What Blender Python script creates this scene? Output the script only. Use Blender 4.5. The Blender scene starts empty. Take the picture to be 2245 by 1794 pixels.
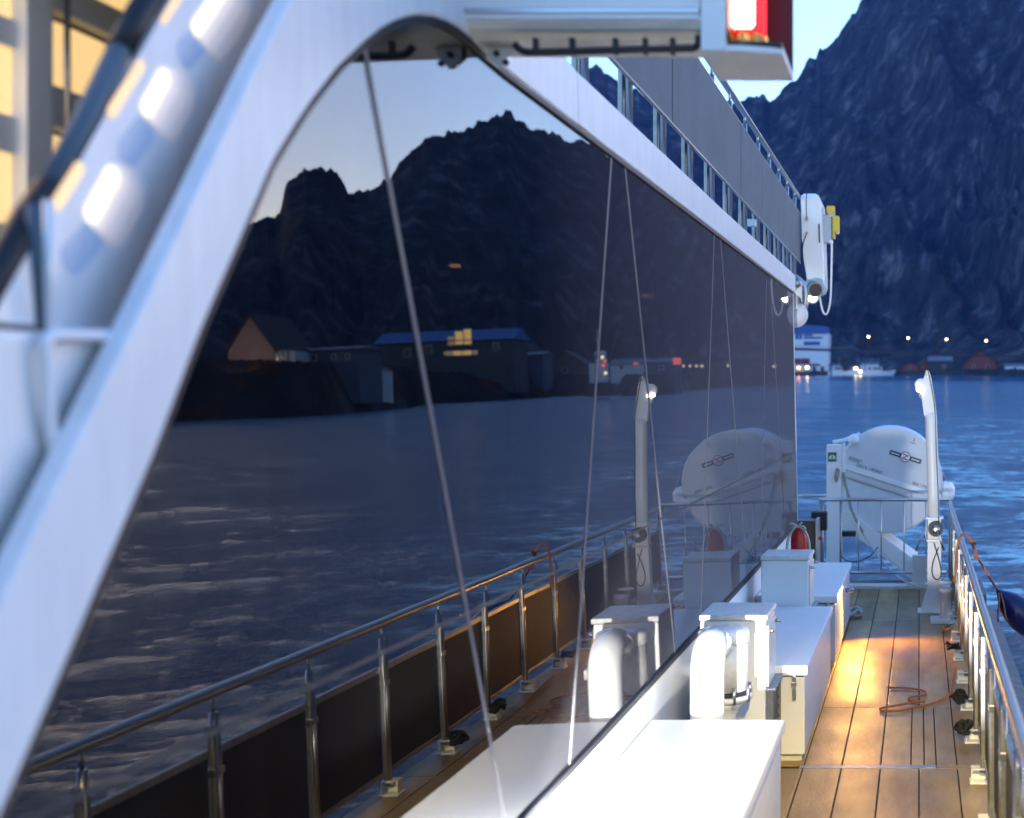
import bpy, bmesh, math, random
import numpy as np
from mathutils import Vector, Matrix, Euler
random.seed(7)
R = math.radians
S = bpy.context.scene
COL = S.collection

# ------------------------------------------------------------------ camera, sky, exposure
F, VX, VY, CZ = 2850.0, 2015.0, 885.0, 2.43      # focal length and vanishing point of the ship's axis (photo pixels), eye height over deck
W_, H_ = 2245.0, 1794.0
cam_d = bpy.data.cameras.new('camera')
cam = bpy.data.objects.new('camera', cam_d); COL.objects.link(cam)
cam.location = (0, 0, CZ); cam.rotation_euler = (R(90), 0, 0)
cam_d.sensor_width = 36.0; cam_d.lens = F / W_ * 36.0
cam_d.shift_x = -(VX - W_/2) / W_; cam_d.shift_y = -(H_/2 - VY) / W_
cam_d.clip_start = 0.05; cam_d.clip_end = 12000
cam_d.dof.use_dof = True; cam_d.dof.focus_distance = 11.0; cam_d.dof.aperture_fstop = 1.7
S.camera = cam

wd = bpy.data.worlds.new('World'); S.world = wd; wd.use_nodes = True
nt = wd.node_tree; nt.nodes.clear()
sky = nt.nodes.new('ShaderNodeTexSky'); sky.sky_type = 'NISHITA'; sky.sun_disc = False
SUN_EL, SUN_AZ = R(2.2), R(46.0)
sky.sun_elevation = SUN_EL; sky.sun_rotation = SUN_AZ
sky.air_density = 1.0; sky.dust_density = .8; sky.ozone_density = 2.2
wb = nt.nodes.new('ShaderNodeMix'); wb.data_type = 'RGBA'; wb.blend_type = 'MULTIPLY'; wb.inputs[0].default_value = 1.0
wb.inputs[7].default_value = (0.80, 0.92, 1.25, 1)          # camera balanced for the lamps
bg = nt.nodes.new('ShaderNodeBackground'); bg.inputs[1].default_value = 0.15
wo = nt.nodes.new('ShaderNodeOutputWorld')
nt.links.new(sky.outputs[0], wb.inputs[6]); nt.links.new(wb.outputs[2], bg.inputs[0]); nt.links.new(bg.outputs[0], wo.inputs[0])

sd = bpy.data.lights.new('sun', 'SUN'); sd.energy = 0.01; sd.angle = R(12); sd.color = (1, .93, .85)
so = bpy.data.objects.new('sun', sd); COL.objects.link(so)
so.rotation_euler = (R(90) - SUN_EL, 0, R(180) - SUN_AZ)
so.rotation_euler = Vector((math.sin(SUN_AZ)*math.cos(SUN_EL), math.cos(SUN_AZ)*math.cos(SUN_EL), math.sin(SUN_EL))).to_track_quat('Z', 'Y').to_euler()
S.view_settings.view_transform = 'Standard'; S.view_settings.look = 'None'
S.view_settings.exposure = 3.45; S.view_settings.gamma = 1.0; S.view_settings.use_curve_mapping = False
S.render.engine = 'CYCLES'
S.cycles.use_denoising = True
S.cycles.max_bounces = 8; S.cycles.glossy_bounces = 5; S.cycles.transparent_max_bounces = 12
S.cycles.caustics_reflective = False; S.cycles.caustics_refractive = False
S.cycles.sample_clamp_indirect = 6.0

# ------------------------------------------------------------------ geometry helpers
GN, GC = 0.02, 1.55                                  # glass plane: X + GN*Z + GC = 0 (Z from the eye)
def P(px, py, Y):                                    # photo pixel at depth Y -> point
    return Vector(((px-VX)*Y/F, Y, CZ + (VY-py)*Y/F))
def deck_at(px, py, z=0.0):
    Y = (CZ - z) * F / (py - VY)
    return P(px, py, Y)
def gp(px, py):                                      # photo pixel on the glass plane -> (Y, Z)
    dx, dz = (px-VX)/F, (VY-py)/F
    Y = -GC / (dx + GN*dz)
    return (Y, dz*Y)
def G(Y, Z, off=0.0):
    return Vector((-(GC + GN*Z) + off, Y, CZ + Z))
def mirror(v):
    n = Vector((1, 0, GN)); c = GC - GN*CZ
    return v - n * (2*(n.dot(v) + c)/n.dot(n))
WT, WL = 0.027, -1.4                                 # trim of the ship against the water, water level beside it
def water_z(y): return WL + WT*y

class MB:
    def __init__(s): s.v = []; s.f = []; s.sm = []
    def add(s, vs, fs, smooth=False):
        b = len(s.v); s.v += [tuple(v) for v in vs]; s.f += [tuple(b+i for i in f) for f in fs]; s.sm += [smooth]*len(fs); return s
    def box(s, lo, hi, bev=0.0, M=None):
        lo, hi = [min(a, b) for a, b in zip(lo, hi)], [max(a, b) for a, b in zip(lo, hi)]
        if bev <= 0:
            vs = [Vector((x, y, z)) for z in (lo[2], hi[2]) for y in (lo[1], hi[1]) for x in (lo[0], hi[0])]
            fs = [(0,2,3,1), (4,5,7,6), (0,1,5,4), (2,6,7,3), (0,4,6,2), (1,3,7,5)]
            if M: vs = [M @ v for v in vs]
            return s.add(vs, fs)
        bm = bmesh.new(); bmesh.ops.create_cube(bm, size=1)
        for v in bm.verts:
            v.co = Vector([(lo[i]+hi[i])/2 + v.co[i]*(hi[i]-lo[i]) for i in range(3)])
        bmesh.ops.bevel(bm, geom=bm.edges[:], offset=bev, segments=2, profile=.6, affect='EDGES')
        bm.verts.index_update()
        vs = [(M @ v.co) if M else v.co.copy() for v in bm.verts]; fs = [[v.index for v in f.verts] for f in bm.faces]
        bm.free(); return s.add(vs, fs, False)
    def tube(s, pts, r, n=10, cap=True):
        pts = [Vector(p) for p in pts]; m = len(pts)
        rs = r if isinstance(r, (list, tuple)) else [r]*m
        rings = []; prev = None
        for i, p in enumerate(pts):
            t = (pts[min(i+1, m-1)] - pts[max(i-1, 0)]).normalized()
            if prev is None:
                a = Vector((0, 0, 1)) if abs(t.z) < .9 else Vector((1, 0, 0))
                u = t.cross(a).normalized()
            else:
                u = (prev - t*prev.dot(t)).normalized()
            prev = u; w = t.cross(u)
            rings.append([p + (u*math.cos(2*math.pi*k/n) + w*math.sin(2*math.pi*k/n))*rs[i] for k in range(n)])
        vs = [v for rg in rings for v in rg]
        fs = [(i*n+k, i*n+(k+1) % n, (i+1)*n+(k+1) % n, (i+1)*n+k) for i in range(m-1) for k in range(n)]
        s.add(vs, fs, True)
        if cap:
            b = len(s.v) - len(vs)
            s.f.append(tuple(b+k for k in reversed(range(n)))); s.sm.append(False)
            s.f.append(tuple(b+(m-1)*n+k for k in range(n))); s.sm.append(False)
        return s
    def lathe(s, prof, M=None, n=24):                # prof: (r, z) bottom to top
        vs = [Vector((r*math.cos(2*math.pi*k/n), r*math.sin(2*math.pi*k/n), z)) for r, z in prof for k in range(n)]
        if M: vs = [M @ v for v in vs]
        m = len(prof)
        fs = [(i*n+k, i*n+(k+1) % n, (i+1)*n+(k+1) % n, (i+1)*n+k) for i in range(m-1) for k in range(n)]
        s.add(vs, fs, True); b = len(s.v) - len(vs)
        s.f.append(tuple(b+k for k in reversed(range(n)))); s.sm.append(False)
        s.f.append(tuple(b+(m-1)*n+k for k in range(n))); s.sm.append(False)
        return s
    def prism(s, A, B):                              # two matching outlines
        n = len(A); s.add(list(A)+list(B), [tuple(reversed(range(n))), tuple(range(n, 2*n))] + [(i, (i+1) % n, n+(i+1) % n, n+i) for i in range(n)])
        return s
    def build(s, name, mat, parent=None):
        me = bpy.data.meshes.new(name); me.from_pydata(s.v, [], s.f)
        bm = bmesh.new(); bm.from_mesh(me); bmesh.ops.recalc_face_normals(bm, faces=bm.faces); bm.to_mesh(me); bm.free()
        me.polygons.foreach_set('use_smooth', s.sm)
        me.materials.append(mat); me.update()
        o = bpy.data.objects.new(name, me); COL.objects.link(o)
        if parent is not None:
            o.parent = parent; o.matrix_parent_inverse = Matrix.Translation(-parent.location)
        return o
def tag(o, label=None, cat=None, group=None, kind=None):
    if label: o['label'] = label
    if cat: o['category'] = cat
    if group: o['group'] = group
    if kind: o['kind'] = kind
    return o
def thing(name, label, cat, loc=(0, 0, 0), group=None):
    o = bpy.data.objects.new(name, None); COL.objects.link(o); o.location = Vector(loc); o.empty_display_size = .1
    return tag(o, label, cat, group)
def copy_tree(o, delta, label=None):
    c = o.copy(); COL.objects.link(c); c.location = o.location + Vector(delta)
    if label: c['label'] = label
    for ch in o.children:
        k = ch.copy(); COL.objects.link(k); k.parent = c
        for g in ch.children:
            q = g.copy(); COL.objects.link(q); q.parent = k
    return c
def spline(pts, k=6):
    pts = [Vector(p) for p in pts]; out = []
    for i in range(len(pts)-1):
        p0, p1, p2, p3 = pts[max(i-1, 0)], pts[i], pts[i+1], pts[min(i+2, len(pts)-1)]
        for j in range(k):
            t = j/k
            out.append(.5*((2*p1) + (p2-p0)*t + (2*p0-5*p1+4*p2-p3)*t*t + (3*p1-p0-3*p2+p3)*t**3))
    out.append(pts[-1]); return out
def text(body, size, M, mat, parent, name='lettering'):
    cu = bpy.data.curves.new(name, 'FONT'); cu.body = body; cu.size = size; cu.extrude = .001
    cu.align_x = 'LEFT'; cu.materials.append(mat)
    t_o = bpy.data.objects.new('tmp', cu); COL.objects.link(t_o)
    bpy.context.view_layer.update(); me = bpy.data.meshes.new_from_object(t_o.evaluated_get(bpy.context.evaluated_depsgraph_get()))
    bpy.data.objects.remove(t_o); o = bpy.data.objects.new(name, me); COL.objects.link(o)
    o.parent = parent; o.matrix_parent_inverse = Matrix.Translation(-parent.location); o.matrix_basis = M
    return o
FACE = Matrix.Rotation(R(90), 4, 'X')                # text plane facing the bow (-Y)

# ------------------------------------------------------------------ materials
def mat(name, col=(.5, .5, .5), rough=.5, metal=0.0, var=0.0, vscale=6.0, col2=None, bump=0.0, bscale=40.0, coat=0.0, emis=None, estr=0.0, stretch=None, rvar=0.0):
    m = bpy.data.materials.new(name); m.use_nodes = True; t = m.node_tree; b = t.nodes['Principled BSDF']
    b.inputs['Base Color'].default_value = (*col, 1); b.inputs['Roughness'].default_value = rough; b.inputs['Metallic'].default_value = metal
    b.inputs['Coat Weight'].default_value = coat
    if emis: b.inputs['Emission Color'].default_value = (*emis, 1); b.inputs['Emission Strength'].default_value = estr
    if var or col2 or bump or rvar:
        tc = t.nodes.new('ShaderNodeNewGeometry'); mp = t.nodes.new('ShaderNodeMapping')
        t.links.new(tc.outputs['Position'], mp.inputs[0])
        if stretch: mp.inputs['Scale'].default_value = stretch
    if var or col2:
        nz = t.nodes.new('ShaderNodeTexNoise'); nz.inputs['Scale'].default_value = vscale; nz.inputs['Detail'].default_value = 7; nz.inputs['Roughness'].default_value = .65
        t.links.new(mp.outputs[0], nz.inputs['Vector'])
        rp = t.nodes.new('ShaderNodeValToRGB'); c2 = col2 or tuple(c*(1-var) for c in col)
        rp.color_ramp.elements[0].position = .36; rp.color_ramp.elements[0].color = (*c2, 1)
        rp.color_ramp.elements[1].position = .62; rp.color_ramp.elements[1].color = (*col, 1)
        t.links.new(nz.outputs[0], rp.inputs[0]); t.links.new(rp.outputs[0], b.inputs['Base Color'])
    if rvar:
        n3 = t.nodes.new('ShaderNodeTexNoise'); n3.inputs['Scale'].default_value = vscale*.8; n3.inputs['Detail'].default_value = 5
        t.links.new(mp.outputs[0], n3.inputs['Vector'])
        mr = t.nodes.new('ShaderNodeMapRange'); mr.inputs[1].default_value = .35; mr.inputs[2].default_value = .65
        mr.inputs[3].default_value = max(.04, rough-rvar); mr.inputs[4].default_value = min(1, rough+rvar)
        t.links.new(n3.outputs[0], mr.inputs[0]); t.links.new(mr.outputs[0], b.inputs['Roughness'])
    if bump:
        n2 = t.nodes.new('ShaderNodeTexNoise'); n2.inputs['Scale'].default_value = bscale; n2.inputs['Detail'].default_value = 4
        t.links.new(mp.outputs[0], n2.inputs['Vector'])
        bp = t.nodes.new('ShaderNodeBump'); bp.inputs['Strength'].default_value = bump; bp.inputs['Distance'].default_value = .01
        t.links.new(n2.outputs[0], bp.inputs['Height']); t.links.new(bp.outputs[0], b.inputs['Normal'])
    return m
M = {}
M['white'] = mat('white_paint', (.80, .80, .79), .38, var=.03, vscale=2.5, bump=.04, bscale=40)
M['white_gel'] = mat('white_gelcoat', (.82, .83, .83), .16, var=.03, vscale=4, coat=.6)
M['frame'] = mat('window_frame_paint', (.80, .80, .81), .38, var=.10, vscale=9, stretch=(1, 1.6, .25), bump=.05, bscale=30)
M['white_old'] = mat('weathered_white_paint', (.72, .71, .68), .5, var=.2, vscale=18, rvar=.15)
M['raft'] = mat('raft_fibreglass', (.64, .66, .68), .5, var=.05, vscale=6)
M['grey_cover'] = mat('grey_canvas', (.095, .135, .17), .75, var=.18, vscale=3, bump=.12, bscale=60)
M['dark_cover'] = mat('dark_canvas', (.016, .018, .021), .7, var=.25, vscale=3, bump=.1, bscale=60)
M['steel'] = mat('stainless_steel', (.47, .47, .48), .32, metal=1, var=.06, vscale=4)
M['dull_steel'] = mat('dull_steel', (.35, .36, .37), .45, metal=1, var=.25, vscale=20)
M['black'] = mat('black_rubber', (.012, .012, .014), .5)
M['gasket'] = mat('black_gasket', (.008, .008, .012), .55)
M['plank'] = None
M['caulk'] = mat('deck_caulk', (.012, .011, .011), .7)
M['rope_orange'] = mat('orange_rope', (.42, .13, .05), .8, var=.4, vscale=120, bump=.5, bscale=220)
M['rope_black'] = mat('black_rope', (.015, .015, .017), .8, bump=.5, bscale=200)
M['rope_white'] = mat('white_rope', (.6, .58, .52), .8, var=.25, vscale=90, bump=.5, bscale=180)
M['rope_green'] = mat('green_flecked_rope', (.5, .5, .42), .8, col2=(.03, .12, .08), vscale=60, bump=.4, bscale=180)
M['rope_tan'] = mat('tan_rope', (.45, .30, .15), .8, var=.3, vscale=90, bump=.4, bscale=180)
M['red'] = mat('red_paint', (.55, .03, .02), .3, var=.2, vscale=20)
M['blue_fender'] = mat('blue_plastic', (.006, .012, .10), .35, var=.25, vscale=12)
M['yellow'] = mat('yellow_plastic', (.75, .50, .02), .4, var=.15, vscale=20)
M['navy'] = mat('navy_print', (.01, .015, .05), .5)
M['green'] = mat('sign_green', (.0, .16, .05), .4)
M['signwhite'] = mat('sign_white', (.8, .8, .8), .4)
M['printred'] = mat('red_print', (.6, .03, .03), .4)
M['hullgrey'] = mat('grey_hull_fender', (.16, .17, .18), .8, var=.35, vscale=9, bump=.5, bscale=40)
M['pier_white'] = mat('far_wall_paint', (.62, .66, .70), .7, var=.1, vscale=.4)
M['brown'] = mat('brown_locker_door', (.10, .045, .03), .45, var=.3, vscale=6)
M['brass'] = mat('brass', (.55, .36, .12), .4, metal=1, var=.3, vscale=40)
M['interior'] = mat('cabin_interior', (.03, .028, .026), .8)
M['lamp_warm'] = mat('warm_lamp_glass', (1, .8, .5), .5, emis=(1, .55, .2), estr=.9)
M['lamp_floods'] = mat('flood_lamp_glass', (1, .95, .85), .5, emis=(1, .9, .7), estr=3)
M['lit_window'] = mat('lit_window_glass', (.9, .6, .3), .3, emis=(1, .66, .28), estr=.085)
M['refl_lit'] = mat('painted_reflection_glow', (.9, .8, .6), .4, emis=(1, .78, .45), estr=.070)  # glow colours that paint warm reflections onto the fairing, down to the edge tone
M['refl_core'] = mat('painted_reflection_core', (.9, .8, .6), .4, emis=(1, .86, .60), estr=.10)
for k_, e_ in (('refl_l1', .010), ('refl_l2', .020), ('refl_l3', .038)): M[k_] = mat('painted_reflection_halo', (.74, .70, .70), .4, emis=(1, .74, .50), estr=e_)
M['refl_dim'] = mat('painted_reflection_dim', (.6, .5, .5), .4, emis=(1, .72, .55), estr=.025)
M['refl_edge'] = mat('painted_reflection_edge', (.9, .6, .3), .4, emis=(1, .58, .22), estr=.07)
M['red_lens'] = mat('red_lamp_lens', (.6, .0, .01), .2, emis=(1, .015, .02), estr=.4)
M['red_core'] = mat('red_lamp_filament', (1, .6, .5), .3, emis=(1, .55, .42), estr=1.1)

def plank_material():
    m = bpy.data.materials.new('composite_deck_plank'); m.use_nodes = True; t = m.node_tree; b = t.nodes['Principled BSDF']
    g = t.nodes.new('ShaderNodeNewGeometry'); oi = t.nodes.new('ShaderNodeObjectInfo')
    mp = t.nodes.new('ShaderNodeMapping'); mp.inputs['Scale'].default_value = (1, .22, 1); t.links.new(g.outputs['Position'], mp.inputs[0])
    n1 = t.nodes.new('ShaderNodeTexNoise'); n1.inputs['Scale'].default_value = 3.2; n1.inputs['Detail'].default_value = 8; n1.inputs['Roughness'].default_value = .68
    t.links.new(mp.outputs[0], n1.inputs['Vector'])
    r1 = t.nodes.new('ShaderNodeValToRGB'); e = r1.color_ramp.elements
    e[0].position = .33; e[0].color = (.17, .10, .035, 1); e[1].position = .68; e[1].color = (.44, .29, .095, 1)
    t.links.new(n1.outputs[0], r1.inputs[0])
    hs = t.nodes.new('ShaderNodeHueSaturation'); mr = t.nodes.new('ShaderNodeMapRange'); mr.inputs[3].default_value = .74; mr.inputs[4].default_value = 1.18
    t.links.new(oi.outputs['Random'], mr.inputs[0]); t.links.new(mr.outputs[0], hs.inputs['Value']); t.links.new(r1.outputs[0], hs.inputs['Color'])
    t.links.new(hs.outputs[0], b.inputs['Base Color'])
    n2 = t.nodes.new('ShaderNodeTexNoise'); n2.inputs['Scale'].default_value = 1.3; n2.inputs['Detail'].default_value = 2; t.links.new(g.outputs['Position'], n2.inputs['Vector'])
    m2 = t.nodes.new('ShaderNodeMapRange'); m2.inputs[1].default_value = .25; m2.inputs[2].default_value = .75; m2.inputs[3].default_value = .30; m2.inputs[4].default_value = .58
    t.links.new(n2.outputs[0], m2.inputs[0]); t.links.new(m2.outputs[0], b.inputs['Roughness'])
    n3 = t.nodes.new('ShaderNodeTexNoise'); n3.inputs['Scale'].default_value = 55; n3.inputs['Detail'].default_value = 4; t.links.new(g.outputs['Position'], n3.inputs['Vector'])
    bp = t.nodes.new('ShaderNodeBump'); bp.inputs['Strength'].default_value = .35; bp.inputs['Distance'].default_value = .012
    t.links.new(n3.outputs[0], bp.inputs['Height']); t.links.new(bp.outputs[0], b.inputs['Normal'])
    return m
M['plank'] = plank_material()

def glass_material():
    m = bpy.data.materials.new('dark_reflective_glass'); m.use_nodes = True; t = m.node_tree; t.nodes.clear()
    out = t.nodes.new('ShaderNodeOutputMaterial')
    g = t.nodes.new('ShaderNodeNewGeometry')
    nz = t.nodes.new('ShaderNodeTexNoise'); nz.inputs['Scale'].default_value = 1.1; nz.inputs['Detail'].default_value = 1.0
    mp = t.nodes.new('ShaderNodeMapping'); mp.inputs['Scale'].default_value = (1, 1, .8); t.links.new(g.outputs['Position'], mp.inputs[0]); t.links.new(mp.outputs[0], nz.inputs['Vector'])
    bp = t.nodes.new('ShaderNodeBump'); bp.inputs['Strength'].default_value = .012; bp.inputs['Distance'].default_value = .06; t.links.new(nz.outputs[0], bp.inputs['Height'])
    fr = t.nodes.new('ShaderNodeFresnel'); fr.inputs['IOR'].default_value = 1.85
    gl = t.nodes.new('ShaderNodeBsdfGlossy'); gl.inputs['Roughness'].default_value = .0; gl.inputs['Color'].default_value = (.92, .92, .93, 1)
    t.links.new(bp.outputs[0], gl.inputs['Normal'])
    tr = t.nodes.new('ShaderNodeBsdfTransparent'); tr.inputs[0].default_value = (.16, .15, .15, 1)
    cl = t.nodes.new('ShaderNodeMath'); cl.operation = 'MINIMUM'; cl.inputs[1].default_value = .50; t.links.new(fr.outputs[0], cl.inputs[0])
    mx = t.nodes.new('ShaderNodeMixShader'); t.links.new(cl.outputs[0], mx.inputs[0]); t.links.new(tr.outputs[0], mx.inputs[1]); t.links.new(gl.outputs[0], mx.inputs[2])
    df = t.nodes.new('ShaderNodeBsdfDiffuse'); df.inputs[0].default_value = (.16, .145, .165, 1)     # salt film
    n2 = t.nodes.new('ShaderNodeTexNoise'); n2.inputs['Scale'].default_value = 2.5; n2.inputs['Detail'].default_value = 6
    mp2 = t.nodes.new('ShaderNodeMapping'); mp2.inputs['Scale'].default_value = (1, 2.5, .35); t.links.new(g.outputs['Position'], mp2.inputs[0]); t.links.new(mp2.outputs[0], n2.inputs['Vector'])
    mr = t.nodes.new('ShaderNodeMapRange'); mr.inputs[1].default_value = .3; mr.inputs[2].default_value = .75; mr.inputs[3].default_value = .008; mr.inputs[4].default_value = .024
    t.links.new(n2.outputs[0], mr.inputs[0])
    lw = t.nodes.new('ShaderNodeLayerWeight'); lw.inputs[0].default_value = .5          # the film shows most where one looks along the pane
    mf = t.nodes.new('ShaderNodeMapRange'); mf.inputs[1].default_value = .72; mf.inputs[2].default_value = .92; mf.inputs[3].default_value = 0; mf.inputs[4].default_value = .64; t.links.new(lw.outputs[1], mf.inputs[0])
    sm_ = t.nodes.new('ShaderNodeMath'); sm_.operation = 'ADD'; t.links.new(mr.outputs[0], sm_.inputs[0]); t.links.new(mf.outputs[0], sm_.inputs[1])
    m2 = t.nodes.new('ShaderNodeMixShader'); t.links.new(sm_.outputs[0], m2.inputs[0]); t.links.new(mx.outputs[0], m2.inputs[1]); t.links.new(df.outputs[0], m2.inputs[2])
    t.links.new(m2.outputs[0], out.inputs[0])
    return m
M['glass'] = glass_material()

# ------------------------------------------------------------------ noise for terrain and water
def vnoise(x, y, seed=0):
    xi = np.floor(x).astype(np.int64); yi = np.floor(y).astype(np.int64); fx = x-xi; fy = y-yi
    fx = fx*fx*(3-2*fx); fy = fy*fy*(3-2*fy)
    def h(a, b):
        n = (a*374761393 + b*668265263 + seed*1442695041) & 0xffffffff
        n = ((n ^ (n >> 13))*1274126177) & 0xffffffff
        return ((n ^ (n >> 16)) & 0xffff)/65535.0
    return (h(xi, yi)*(1-fx) + h(xi+1, yi)*fx)*(1-fy) + (h(xi, yi+1)*(1-fx) + h(xi+1, yi+1)*fx)*fy
def fbm(x, y, o=5, seed=0, gain=.5):
    s = 0; a = 1; t = 0
    for i in range(o):
        s = s + a*vnoise(x, y, seed+i*17); t += a; a *= gain; x = x*2.03+11.3; y = y*2.03-7.1
    return s/t
def ridged(x, y, o=5, seed=0):
    s = 0; a = 1; t = 0
    for i in range(o):
        n = 1-np.abs(2*vnoise(x, y, seed+i*13)-1); s = s + a*n*n; t += a; a *= .5; x = x*2.1+3.7; y = y*2.1+1.9
    return s/t

def grid_mesh(name, X, Y, Z, material, kind, label=None, smooth=True):
    n, m = X.shape
    co = np.stack([X, Y, Z], -1).reshape(-1, 3)
    idx = np.arange(n*m).reshape(n, m)
    q = np.stack([idx[:-1, :-1], idx[:-1, 1:], idx[1:, 1:], idx[1:, :-1]], -1).reshape(-1, 4)
    me = bpy.data.meshes.new(name); me.from_pydata(co.tolist(), [], q.tolist()); me.materials.append(material)
    me.polygons.foreach_set('use_smooth', [smooth]*len(q)); me.update()
    o = bpy.data.objects.new(name, me); COL.objects.link(o); o['kind'] = kind
    if label: o['label'] = label
    return o

# ------------------------------------------------------------------ water
def water_material():
    m = bpy.data.materials.new('sea_water'); m.use_nodes = True; t = m.node_tree; b = t.nodes['Principled BSDF']
    b.inputs['IOR'].default_value = 1.70; b.inputs['Roughness'].default_value = .12
    g = t.nodes.new('ShaderNodeNewGeometry')
    def noise(scale, det, st=(1, 1, 1), rough=.6):
        mp = t.nodes.new('ShaderNodeMapping'); mp.inputs['Scale'].default_value = st; t.links.new(g.outputs['Position'], mp.inputs[0])
        n = t.nodes.new('ShaderNodeTexNoise'); n.inputs['Scale'].default_value = scale; n.inputs['Detail'].default_value = det; n.inputs['Roughness'].default_value = rough
        t.links.new(mp.outputs[0], n.inputs['Vector']); return n
    n1 = noise(1.7, 9, (.7, 1.1, 1), .66); n2 = noise(3.6, 6, (.7, 1.1, 1), .7)
    ad = t.nodes.new('ShaderNodeMath'); ad.operation = 'MULTIPLY_ADD'; ad.inputs[1].default_value = .8
    t.links.new(n2.outputs[0], ad.inputs[0]); t.links.new(n1.outputs[0], ad.inputs[2])
    bp = t.nodes.new('ShaderNodeBump'); sxy = t.nodes.new('ShaderNodeSeparateXYZ'); t.links.new(g.outputs['Position'], sxy.inputs[0])
    lee = t.nodes.new('ShaderNodeMapRange'); lee.inputs[1].default_value = 200; lee.inputs[2].default_value = 480; lee.inputs[3].default_value = .95; lee.inputs[4].default_value = .10
    t.links.new(sxy.outputs[1], lee.inputs[0])                      # calmer water in the lee of the far shore
    bp.inputs['Distance'].default_value = .36; t.links.new(lee.outputs[0], bp.inputs['Strength'])
    t.links.new(ad.outputs[0], bp.inputs['Height']); t.links.new(bp.outputs[0], b.inputs['Normal'])
    # churned wake water astern: paler, full of air
    at = t.nodes.new('ShaderNodeVertexColor'); at.layer_name = 'wake'
    fo = noise(2.2, 6, (.6, 1.1, 1), .62)
    mr = t.nodes.new('ShaderNodeMapRange'); mr.inputs[1].default_value = .43; mr.inputs[2].default_value = .57
    t.links.new(fo.outputs[0], mr.inputs[0])
    fp = noise(.35, 5, (.7, 1, 1), .65); mp_ = t.nodes.new('ShaderNodeMapRange'); mp_.inputs[1].default_value = .42; mp_.inputs[2].default_value = .60; t.links.new(fp.outputs[0], mp_.inputs[0])
    m0 = t.nodes.new('ShaderNodeMath'); m0.operation = 'MULTIPLY'; t.links.new(mr.outputs[0], m0.inputs[0]); t.links.new(mp_.outputs[0], m0.inputs[1])
    ml = t.nodes.new('ShaderNodeMath'); ml.operation = 'MULTIPLY'; t.links.new(m0.outputs[0], ml.inputs[0]); t.links.new(at.outputs[0], ml.inputs[1])
    mc = t.nodes.new('ShaderNodeMix'); mc.data_type = 'RGBA'; mc.inputs[6].default_value = (.006, .125, .25, 1); mc.inputs[7].default_value = (.45, .85, .95, 1)
    t.links.new(ml.outputs[0], mc.inputs[0]); t.links.new(mc.outputs[2], b.inputs['Base Color'])
    mr2 = t.nodes.new('ShaderNodeMapRange'); mr2.inputs[3].default_value = .12; mr2.inputs[4].default_value = .45
    t.links.new(ml.outputs[0], mr2.inputs[0]); t.links.new(mr2.outputs[0], b.inputs['Roughness'])
    return m
M['water'] = water_material()
az = np.radians(np.concatenate([np.linspace(-30, -3, 80)[:-1], np.linspace(-3, 48, 520), np.linspace(48, 100, 90)[1:]])); rr = np.concatenate([np.geomspace(2.2, 12, 60)[:-1], np.geomspace(12, 130, 420)[:-1], np.geomspace(130, 3000, 130)])
A_, R_ = np.meshgrid(az, rr)
X_ = np.sin(A_)*R_; Y_ = np.cos(A_)*R_
amp = np.clip(1.3-np.log10(R_)*.38, .25, 1)
hz = (fbm(X_*.16, Y_*.22, 4, 3)-.5)*.55 + (fbm(X_*.42+Y_*.14, Y_*.95, 4, 9, .55)-.5)*.27
swell = np.sin(Y_*.35 + X_*.12 + 3*fbm(X_*.03, Y_*.03, 2, 5))*.06
Z_ = WL + WT*Y_ + (hz*.60 + swell*1.3)*amp*np.clip(1.5-R_/900, .0, 1)
wo_ = grid_mesh('water', X_, Y_, Z_, M['water'], 'structure')
ca = wo_.data.color_attributes.new('wake', 'FLOAT_COLOR', 'POINT')
cx = 1.2 + (Y_-18)*.05
wake = np.exp(-((X_-cx)/(4.2+.07*np.clip(Y_-16, 0, 400)))**2)*np.clip((Y_-14)/6, 0, 1)*np.clip(1.25-(Y_-18)/95, 0, 1)
wk = np.ones((wake.size, 4), dtype=np.float32); wk[:, :3] = wake.reshape(-1, 1)
ca.data.foreach_set('color', wk.ravel())

# ------------------------------------------------------------------ mountains
def refl_dir(px, py):
    d = Vector(((px-VX)/F, 1, (VY-py)/F)); n = Vector((1, 0, GN)); d = d - n*(2*n.dot(d)/n.dot(n))
    return math.degrees(math.atan2(d.x, d.y)), d.z/math.hypot(d.x, d.y)
def dir_dir(px, py):
    x = (px-VX)/F; return math.degrees(math.atan2(x, 1)), (VY-py)/F/math.hypot(x, 1)
sil = [(-24, .20), (-19, .235)]
for p in [(1100,150),(1246,148),(1305,148),(1344,166),(1368,189),(1450,215),(1560,232),(1627,222),(1668,208),(1690,216),(1731,179),(1745,177),(1756,167),(1767,131),(1788,131),(1799,111),(1822,97),(1849,59),(1872,27),(1894,0),(1960,-90),(2060,-190),(2160,-230),(2245,-240)]:
    sil.append(dir_dir(*p))
sil += [(6.5, .375), (8.0, .33), (10.0, .27), (11.8, .225)]
rs = [(1285,330),(1250,300),(1200,290),(1130,270),(1105,255),(1075,232),(1040,250),(1010,262),(990,270),(930,280),(900,292),(880,318),(850,342),(825,370),(800,394),(770,402),(745,402),(725,372),(705,353),(650,352),(625,375),(608,400),(598,450),(575,452),(555,462),(530,470),(500,490),(430,520),(345,560)]
for x, y in rs: sil.append(refl_dir(x/.9604, y/.9604))
sil += [(40, .10), (55, .08), (100, .06)]
sil.sort(); sa = np.array([a for a, _ in sil]); se = np.array([e for _, e in sil])
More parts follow.
